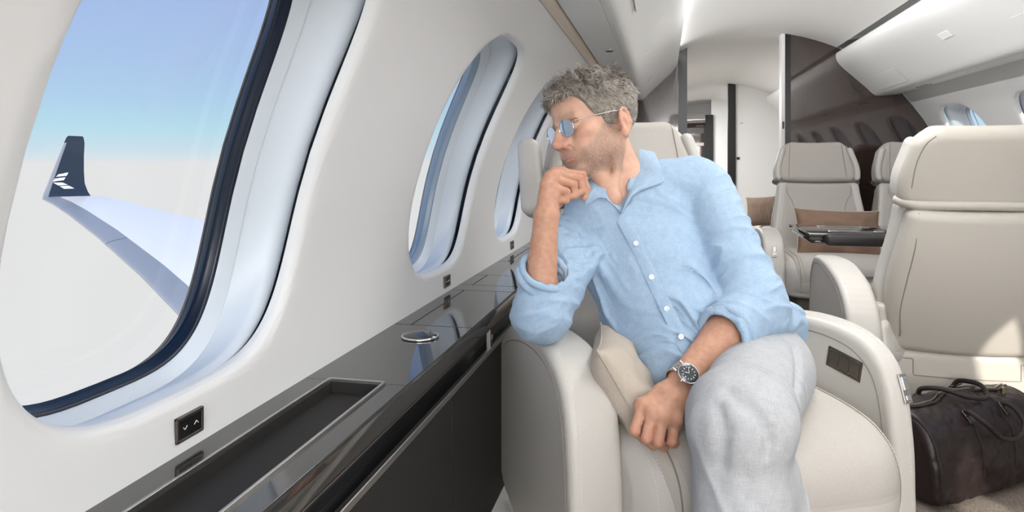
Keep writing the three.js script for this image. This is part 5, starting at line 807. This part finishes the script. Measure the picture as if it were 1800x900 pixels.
// --- sunglasses
{
  const g = thing('sunglasses', 'thin metal sunglasses with blue mirrored lenses on the man', 'sunglasses'); g.applyMatrix4(HB);
  M.lens = phy({ color: 0xb4c8e0, metalness: 1, roughness: 0.04, clearcoat: 1, clearcoatRoughness: 0.02, name: 'mirror_lens' });
  for (const s of [-1, 1]) {
    const c = V(s * 0.0315, -0.006, 0.1015), yaw = s * 0.14, outl = []; for (let k = 0; k < 40; k++) { const t = k / 40 * 2 * Math.PI, x = 0.0235 * Math.sign(Math.cos(t)) * Math.pow(Math.abs(Math.cos(t)), 0.92), y = 0.0215 * Math.sin(t) - 0.001 * Math.cos(2 * t); outl.push(V(x, y, 0)); }
    const place = (gm) => { gm.rotateX(0.06); gm.rotateY(yaw); gm.translate(c.x, c.y, c.z); return gm; };
    const rows = []; for (let j = 0; j <= 6; j++) { const f = Math.max(1 - j / 6, 0.01); rows.push(outl.map((p) => V(p.x * f, p.y * f, 0.0022 * (1 - f * f)))); }
    mesh('lens', place(grid(rows, true)), M.lens, g); mesh('rim', place(new THREE.TubeGeometry(new THREE.CatmullRomCurve3(outl, true), 80, 0.0010, 8, true)), M.chrome, g);
    mesh('temple', tube([V(s * 0.0545, 0.002, 0.0985), V(s * 0.0655, 0.004, 0.090), V(s * 0.0765, 0.005, 0.040), V(s * 0.0805, 0.006, -0.015), V(s * 0.0815, 0.000, -0.040), V(s * 0.0790, -0.018, -0.052)], 0.0010, 40, 8), M.chrome, g);
  }
  mesh('bridge', tube([V(-0.0085, 0.004, 0.1035), V(-0.004, 0.0075, 0.1065), V(0.004, 0.0075, 0.1065), V(0.0085, 0.004, 0.1035)], 0.0011, 20, 8), M.chrome, g);
}
// --- wrist watch
{
  const ax = W2.clone().sub(E2).normalize(), o = camDir(-0.25, 0.30, 0.92); o.addScaledVector(ax, -o.dot(ax)).normalize(); const sd = ax.clone().cross(o).normalize();
  const w = thing('wrist_watch', 'steel wrist watch with dark dial on the man\'s wrist', 'watch'); const C = W2.clone().addScaledVector(ax, 0.016); w.applyMatrix4(new THREE.Matrix4().makeBasis(sd, o, ax.clone()).setPosition(C));
  const R0 = 0.0300;                                                     // local: y out of the dial, z along the arm, x around the wrist
  M.dial = phy({ color: 0x2a2e31, roughness: 0.5, name: 'watch_dial' });
  M.bezel = phy({ color: 0x3b4146, roughness: 0.22, metalness: 0.4, clearcoat: 1, name: 'watch_bezel' });
  const up = (g) => g.translate(0, R0 - 0.001, 0);
  mesh('case', up(new THREE.LatheGeometry([v2(0.0002, 0), v2(0.0185, 0), v2(0.0202, 0.002), v2(0.0204, 0.006), v2(0.0198, 0.0075), v2(0.0185, 0.008)], 48)), M.chrome, w);
  mesh('bezel', up(new THREE.LatheGeometry([v2(0.0145, 0.0086), v2(0.0190, 0.0080), v2(0.0199, 0.0072), v2(0.0199, 0.0060)], 48)), M.bezel, w);
  mesh('bezel_ring', up(new THREE.TorusGeometry(0.0197, 0.0008, 8, 60).rotateX(Math.PI / 2).translate(0, 0.0073, 0)), M.chrome, w);
  mesh('dial', up(new THREE.CylinderGeometry(0.0146, 0.0146, 0.0006, 40).translate(0, 0.0080, 0)), M.dial, w);
  const mk = []; for (let k = 0; k < 12; k++) { const t = k / 12 * 2 * Math.PI; mk.push(k % 3 ? new THREE.CylinderGeometry(0.0011, 0.0011, 0.0005, 10).translate(0.0118 * Math.sin(t), 0.0085, 0.0118 * Math.cos(t)) : new THREE.BoxGeometry(0.0014, 0.0005, 0.0036).translate(0, 0.0085, 0.0113).rotateY(t)); }
  mesh('hour_markers', up(merge(mk)), M.button, w);
  mesh('hand', up(new THREE.BoxGeometry(0.0012, 0.0004, 0.009).translate(0, 0.0089, 0.0038).rotateY(0.9)), M.chrome, w); mesh('hand', up(new THREE.BoxGeometry(0.0009, 0.0004, 0.0125).translate(0, 0.0092, 0.0052).rotateY(2.4)), M.chrome, w);
  mesh('crown', new THREE.CylinderGeometry(0.0030, 0.0030, 0.0042, 16).rotateX(Math.PI / 2).translate(0, R0 + 0.003, 0.0222), M.chrome, w);
  for (let k = 0; k < 17; k++) { const t = lerp(0.62, 2 * Math.PI - 0.62, k / 16), wd = 0.0200 - 0.0025 * Math.sin(t / 2); const link = merge([-1, 0, 1].map((q) => box(0.0096, 0.0030, wd / 3 - 0.0004, 0, q ? 0 : 0.0005, q * wd / 3, 0.0011))); link.translate(0, R0 + 0.0008, 0).rotateZ(-t); mesh('bracelet_link', link, M.brushed, w); }
  for (const q of [-1, 1]) for (const s of [-1, 1]) mesh('lug', box(0.010, 0.0045, 0.0045, s * 0.0195, R0 + 0.0012, q * 0.0112, 0.0018).rotateZ(-s * 0.12), M.chrome, w);
}
// ------------------------------------------------------------------ pillows
function pillowGeometry(a, b, T, seed, wr = 0.004) {
  const N = 26, side = (s) => { const rows = []; for (let j = 0; j <= N; j++) { const r = []; for (let i = 0; i <= N; i++) { const u = lerp(-1, 1, i / N), v = lerp(-1, 1, j / N), k = Math.pow(Math.max((1 - u * u) * (1 - v * v), 0), 0.42); const x = a * u * (1 - 0.07 * (1 - v * v) * Math.abs(u)), y = b * v * (1 - 0.07 * (1 - u * u) * Math.abs(v)); r.push(V(x, y, s * (T * k + (k > 0.02 ? wr * n3(x * 14 + seed, y * 14, s) * k : 0)))); } rows.push(r); } const g = grid(rows); if (s < 0) flipIf(g, true); return g; };
  return boxUV(toCreasedNormals(mergeVertices(merge([side(1), side(-1)]).deleteAttribute('normal').deleteAttribute('uv'), 1e-5).toNonIndexed(), 1.2));
}
const pipe = (a, b, r) => { const pts = []; const N = 12; for (const [p, q] of [[[-1, -1], [1, -1]], [[1, -1], [1, 1]], [[1, 1], [-1, 1]], [[-1, 1], [-1, -1]]]) for (let k = 0; k < N; k++) { const u = lerp(p[0], q[0], k / N), v = lerp(p[1], q[1], k / N); pts.push(V(a * u * (1 - 0.07 * (1 - v * v) * Math.abs(u)), b * v * (1 - 0.07 * (1 - u * u) * Math.abs(v)), 0)); } return new THREE.TubeGeometry(new THREE.CatmullRomCurve3(pts, true), 120, r, 6, true); };
function orient(o, pos, normal, up) { const z = normal.clone().normalize(), x = up.clone().cross(z).normalize(), y = z.clone().cross(x); o.applyMatrix4(new THREE.Matrix4().makeBasis(x, y, z).setPosition(pos)); }
const seatDir = (x, y, z) => V(x, y, z).transformDirection(hero.matrixWorld);
M.oat = std({ color: 0xcfc4b6, roughness: 0.95, map: rep(feltTone, 4), bumpMap: rep(feltBump, 6), bumpScale: 0.0008, name: 'oatmeal_cloth' });
{
  const p = thing('pillow', 'oatmeal square pillow tucked between armrest and man', 'pillow'); orient(p, seatPt(-0.232, 0.532, 0.21), seatDir(0.80, 0.50, 0.34), seatDir(-0.35, 0.85, -0.15));
  mesh('cover', pillowGeometry(0.118, 0.118, 0.055, 3, 0.008), M.oat, p); mesh('piping', pipe(0.118, 0.118, 0.0022), M.oat, p);
  const q = thing('pillow', 'brown rectangular pillow with pale piping on the far seat', 'pillow'); orient(q, V(0.945, 0.595, -4.075), V(0.05, 0.35, 1), V(0.03, 1, 0));
  mesh('cover', pillowGeometry(0.225, 0.14, 0.075, 8, 0.014), M.brown, q); mesh('piping', pipe(0.225, 0.14, 0.0035), M.oat, q);
  const ridge = tex(256, (u) => { const r = 128 + 120 * Math.sin(u * 2 * Math.PI * 8); return [r, r, r]; }), ridgeC = tex(256, (u, v) => { const r = 0.5 + 0.5 * Math.sin(u * 2 * Math.PI * 8), n = tor(u, v, 60, 60, 3) * 8; return [lerp(96, 150, r) + n, lerp(80, 128, r) + n, lerp(68, 112, r) + n]; }, true);
  M.ribbed = std({ map: rep(ridgeC, 9), bumpMap: rep(ridge, 9), bumpScale: 0.004, roughness: 0.9, name: 'ribbed_cloth' });
  const r = thing('pillow', 'ribbed brown pillow leaning on the couch beyond the doorway', 'pillow'); orient(r, at(1345, 371, 6.05), V(-0.45, 0.25, 0.85), V(-0.12, 1, 0));
  mesh('cover', pillowGeometry(0.17, 0.135, 0.06, 5, 0.004), M.ribbed, r);
}
// couch of the aft room, seen past the bulkhead edge
{
  const c = thing('couch', 'pale couch in the aft room beyond the dark bulkhead', 'couch'), rb = (hx, hy, hz, r, x, y, z, cell = 0.02) => boxUV(isosurface((a, b, d) => rbox(hx, hy, hz, r)(a, b, d), V(-hx - 0.04, -hy - 0.04, -hz - 0.04), V(hx + 0.04, hy + 0.04, hz + 0.04), cell).translate(x, y, z));
  mesh('base', rb(0.42, 0.14, 0.85, 0.02, 1.30, 0.15, -6.35), M.leatherWarm, c); mesh('seat_cushion', rb(0.43, 0.075, 0.42, 0.04, 1.27, 0.355, -5.95), M.fabric, c); mesh('seat_cushion', rb(0.43, 0.075, 0.42, 0.04, 1.27, 0.355, -6.80), M.fabric, c);
  mesh('backrest', rb(0.08, 0.22, 0.84, 0.05, 1.62, 0.62, -6.36), M.fabric, c); mesh('armrest', rb(0.44, 0.21, 0.06, 0.035, 1.29, 0.27, -5.46), M.leather, c); mesh('armrest', rb(0.44, 0.21, 0.06, 0.035, 1.29, 0.27, -7.28), M.leather, c);
}
// ------------------------------------------------------------------ folding table between the right hand seats
{
  const t = thing('folding_table', 'dark glossy folding table with stacked leaves before the far seats', 'table'), Y = 0.70;
  const leaf = (x0, x1, L0, L1, y, th, r) => { const pts = [], w = x1 - x0, l = L1 - L0; const s = new THREE.Shape(); s.moveTo(x0 + r, L0); s.lineTo(x1, L0); s.lineTo(x1, L1); s.lineTo(x0 + r, L1); s.quadraticCurveTo(x0, L1, x0, L1 - r); s.lineTo(x0, L0 + r); s.quadraticCurveTo(x0, L0, x0 + r, L0); const g = new THREE.ExtrudeGeometry(s, { depth: th - 0.006, bevelEnabled: true, bevelThickness: 0.003, bevelSize: 0.003, bevelOffset: -0.003, bevelSegments: 3, curveSegments: 10 }); g.rotateX(-Math.PI / 2); g.translate(0, y - th + 0.003, 0); return toCreasedNormals(g, 0.6); };
  mesh('top_leaf', leaf(0.585, 1.64, 3.06, 3.46, Y, 0.016, 0.02), M.gloss, t);
  mesh('middle_leaf', leaf(0.590, 1.64, 3.07, 3.45, Y - 0.0185, 0.014, 0.02), M.gloss, t); mesh('lower_leaf', leaf(0.612, 1.64, 3.09, 3.42, Y - 0.035, 0.012, 0.02), M.gloss, t);
  mesh('front_rail', isosurface((x, y, z) => rbox(0.50, 0.024, 0.022, 0.020)(x, y, z), V(-0.54, -0.05, -0.05), V(0.54, 0.05, 0.05), 0.008).translate(1.155, Y - 0.026, -3.045), M.darkLeather, t);
  for (const [x, L] of [[0.80, 3.14], [0.80, 3.36]]) { mesh('hinge', merge([box(0.20, 0.0025, 0.012, x, Y + 0.001, -L, 0.001), box(0.034, 0.004, 0.030, x - 0.09, Y + 0.0015, -L, 0.001), box(0.034, 0.004, 0.030, x + 0.09, Y + 0.0015, -L, 0.001)]), M.chrome, t); }
  mesh('support', box(0.06, 0.62, 0.18, 1.58, 0.34, -3.26, 0.01), M.leatherWarm, t);
}
// ------------------------------------------------------------------ travel bag on the carpet
{
  const b = thing('travel_bag', 'dark brown leather travel bag with two handles on the carpet', 'bag');
  const ax = camDir(0.921, 0, -0.389), pz = camDir(0.389, 0, 0.921), C = V(0.905, 0, -2.405); b.applyMatrix4(new THREE.Matrix4().makeBasis(ax, V(0, 1, 0), pz).setPosition(C));
  const prof = polySDF(smoothLoop([[-0.118, 0.012], [-0.132, 0.06], [-0.130, 0.12], [-0.112, 0.19], [-0.07, 0.245], [0, 0.266], [0.07, 0.245], [0.112, 0.19], [0.130, 0.12], [0.132, 0.06], [0.118, 0.012], [0, 0.004]], 48)), H = 0.275;
  const bagF = (x, y, z) => { const sag = 0.022 * Math.cos(clamp(x / 0.3, -1, 1) * Math.PI) * -1 * sst(0.1, 0.26, y) * 0.4, r = 0.022, wr = 0.004 * n3(x * 9, y * 11, z * 9) + 0.0018 * n3(x * 26, y * 30, z * 26), a = prof(z * (1 + 0.0 * x), y + sag) + r + wr, c = Math.abs(x) - H + r + 0.012 * ((y - 0.13) / 0.13) ** 2; return Math.hypot(Math.max(a, 0), Math.max(c, 0)) + Math.min(Math.max(a, c), 0) - r; };
  const body = mesh('body', boxUV(isosurface(bagF, V(-0.33, -0.03, -0.17), V(0.33, 0.31, 0.17), 0.007)), M.bagLeather, b);
  const over = (x, a0 = -1.9, a1 = 1.9, lift = 0.0006) => { const pts = []; for (let k = 0; k <= 36; k++) { const a = lerp(a0, a1, k / 36), d = V(0, Math.cos(a), Math.sin(a)); pts.push(drop(bagF, V(x, 0.11, 0).addScaledVector(d, 0.3), d.multiplyScalar(-1), lift)); } return pts; };
  for (const s of [-1, 1]) mesh('end_piping', new THREE.TubeGeometry(new THREE.CatmullRomCurve3(over(s * 0.258)), 90, 0.0042, 8), M.bagLeather, b);
  for (const x of [-0.075, 0.075]) mesh('panel_seam', new THREE.TubeGeometry(new THREE.CatmullRomCurve3(over(x, 0.3, 1.85)), 60, 0.0022, 6), M.bagLeather, b);
  const zp = []; for (let k = 0; k <= 20; k++) zp.push(drop(bagF, V(lerp(-0.235, 0.235, k / 20), 0.36, 0.015 * Math.sin(k * 0.5)), V(0, -1, 0), 0.001)); mesh('zip', new THREE.TubeGeometry(new THREE.CatmullRomCurve3(zp), 60, 0.0035, 6).translate(0, 0.0008, 0), M.brass, b); mesh('zip_flap', new THREE.TubeGeometry(new THREE.CatmullRomCurve3(zp.map((p) => p.clone().add(V(0, -0.0005, 0.012)))), 60, 0.005, 8), M.bagLeather, b);
  const onF = (x, a, lift) => { const d = V(0, Math.cos(a), Math.sin(a)); return drop(bagF, V(x, 0.11, 0).addScaledVector(d, 0.3), d.clone().multiplyScalar(-1), lift); };
  mesh('handle', tube([onF(-0.085, 0.55, 0.004), onF(-0.088, 0.62, 0.022), onF(-0.07, 0.85, 0.036), onF(-0.02, 1.10, 0.030), onF(0.05, 1.18, 0.026), onF(0.098, 1.0, 0.028), onF(0.105, 0.75, 0.026), onF(0.090, 0.58, 0.018), onF(0.085, 0.52, 0.004)], 0.0075, 80, 10), M.bagLeather, b);
  mesh('handle', tube([onF(-0.085, -0.45, 0.004), onF(-0.088, -0.3, 0.018), onF(-0.078, 0.05, 0.020), onF(-0.035, 0.36, 0.018), onF(0.035, 0.40, 0.018), onF(0.080, 0.12, 0.020), onF(0.088, -0.28, 0.018), onF(0.085, -0.45, 0.004)], 0.0075, 80, 10), M.bagLeather, b);
  for (const [x, a] of [[-0.085, 0.56], [0.085, 0.54], [-0.085, -0.46], [0.085, -0.46]]) { const p = onF(x, a, 0.006), n = normalOf(bagF, p); const g = merge([new THREE.TorusGeometry(0.010, 0.0022, 8, 20), box(0.020, 0.030, 0.004, 0, -0.018, -0.003, 0.0015)]); g.applyQuaternion(new THREE.Quaternion().setFromUnitVectors(V(0, 0, 1), n)).translate(p.x, p.y, p.z); mesh('handle_ring', g, M.bronze, b); }
  const tp = onF(0.165, 0.25, 0.008); mesh('padlock', merge([box(0.020, 0.022, 0.010, tp.x, tp.y, tp.z, 0.003), new THREE.TorusGeometry(0.007, 0.0018, 8, 16, Math.PI).translate(tp.x, tp.y + 0.011, tp.z)]), M.brass, b);
  mesh('side_ring', merge([new THREE.TorusGeometry(0.014, 0.0026, 8, 22), box(0.022, 0.018, 0.005, 0, 0.016, 0, 0.002)]).rotateY(Math.PI / 2).translate(-0.278, 0.20, 0.03), M.brushed, b);
}
renderer.render(scene, camera);
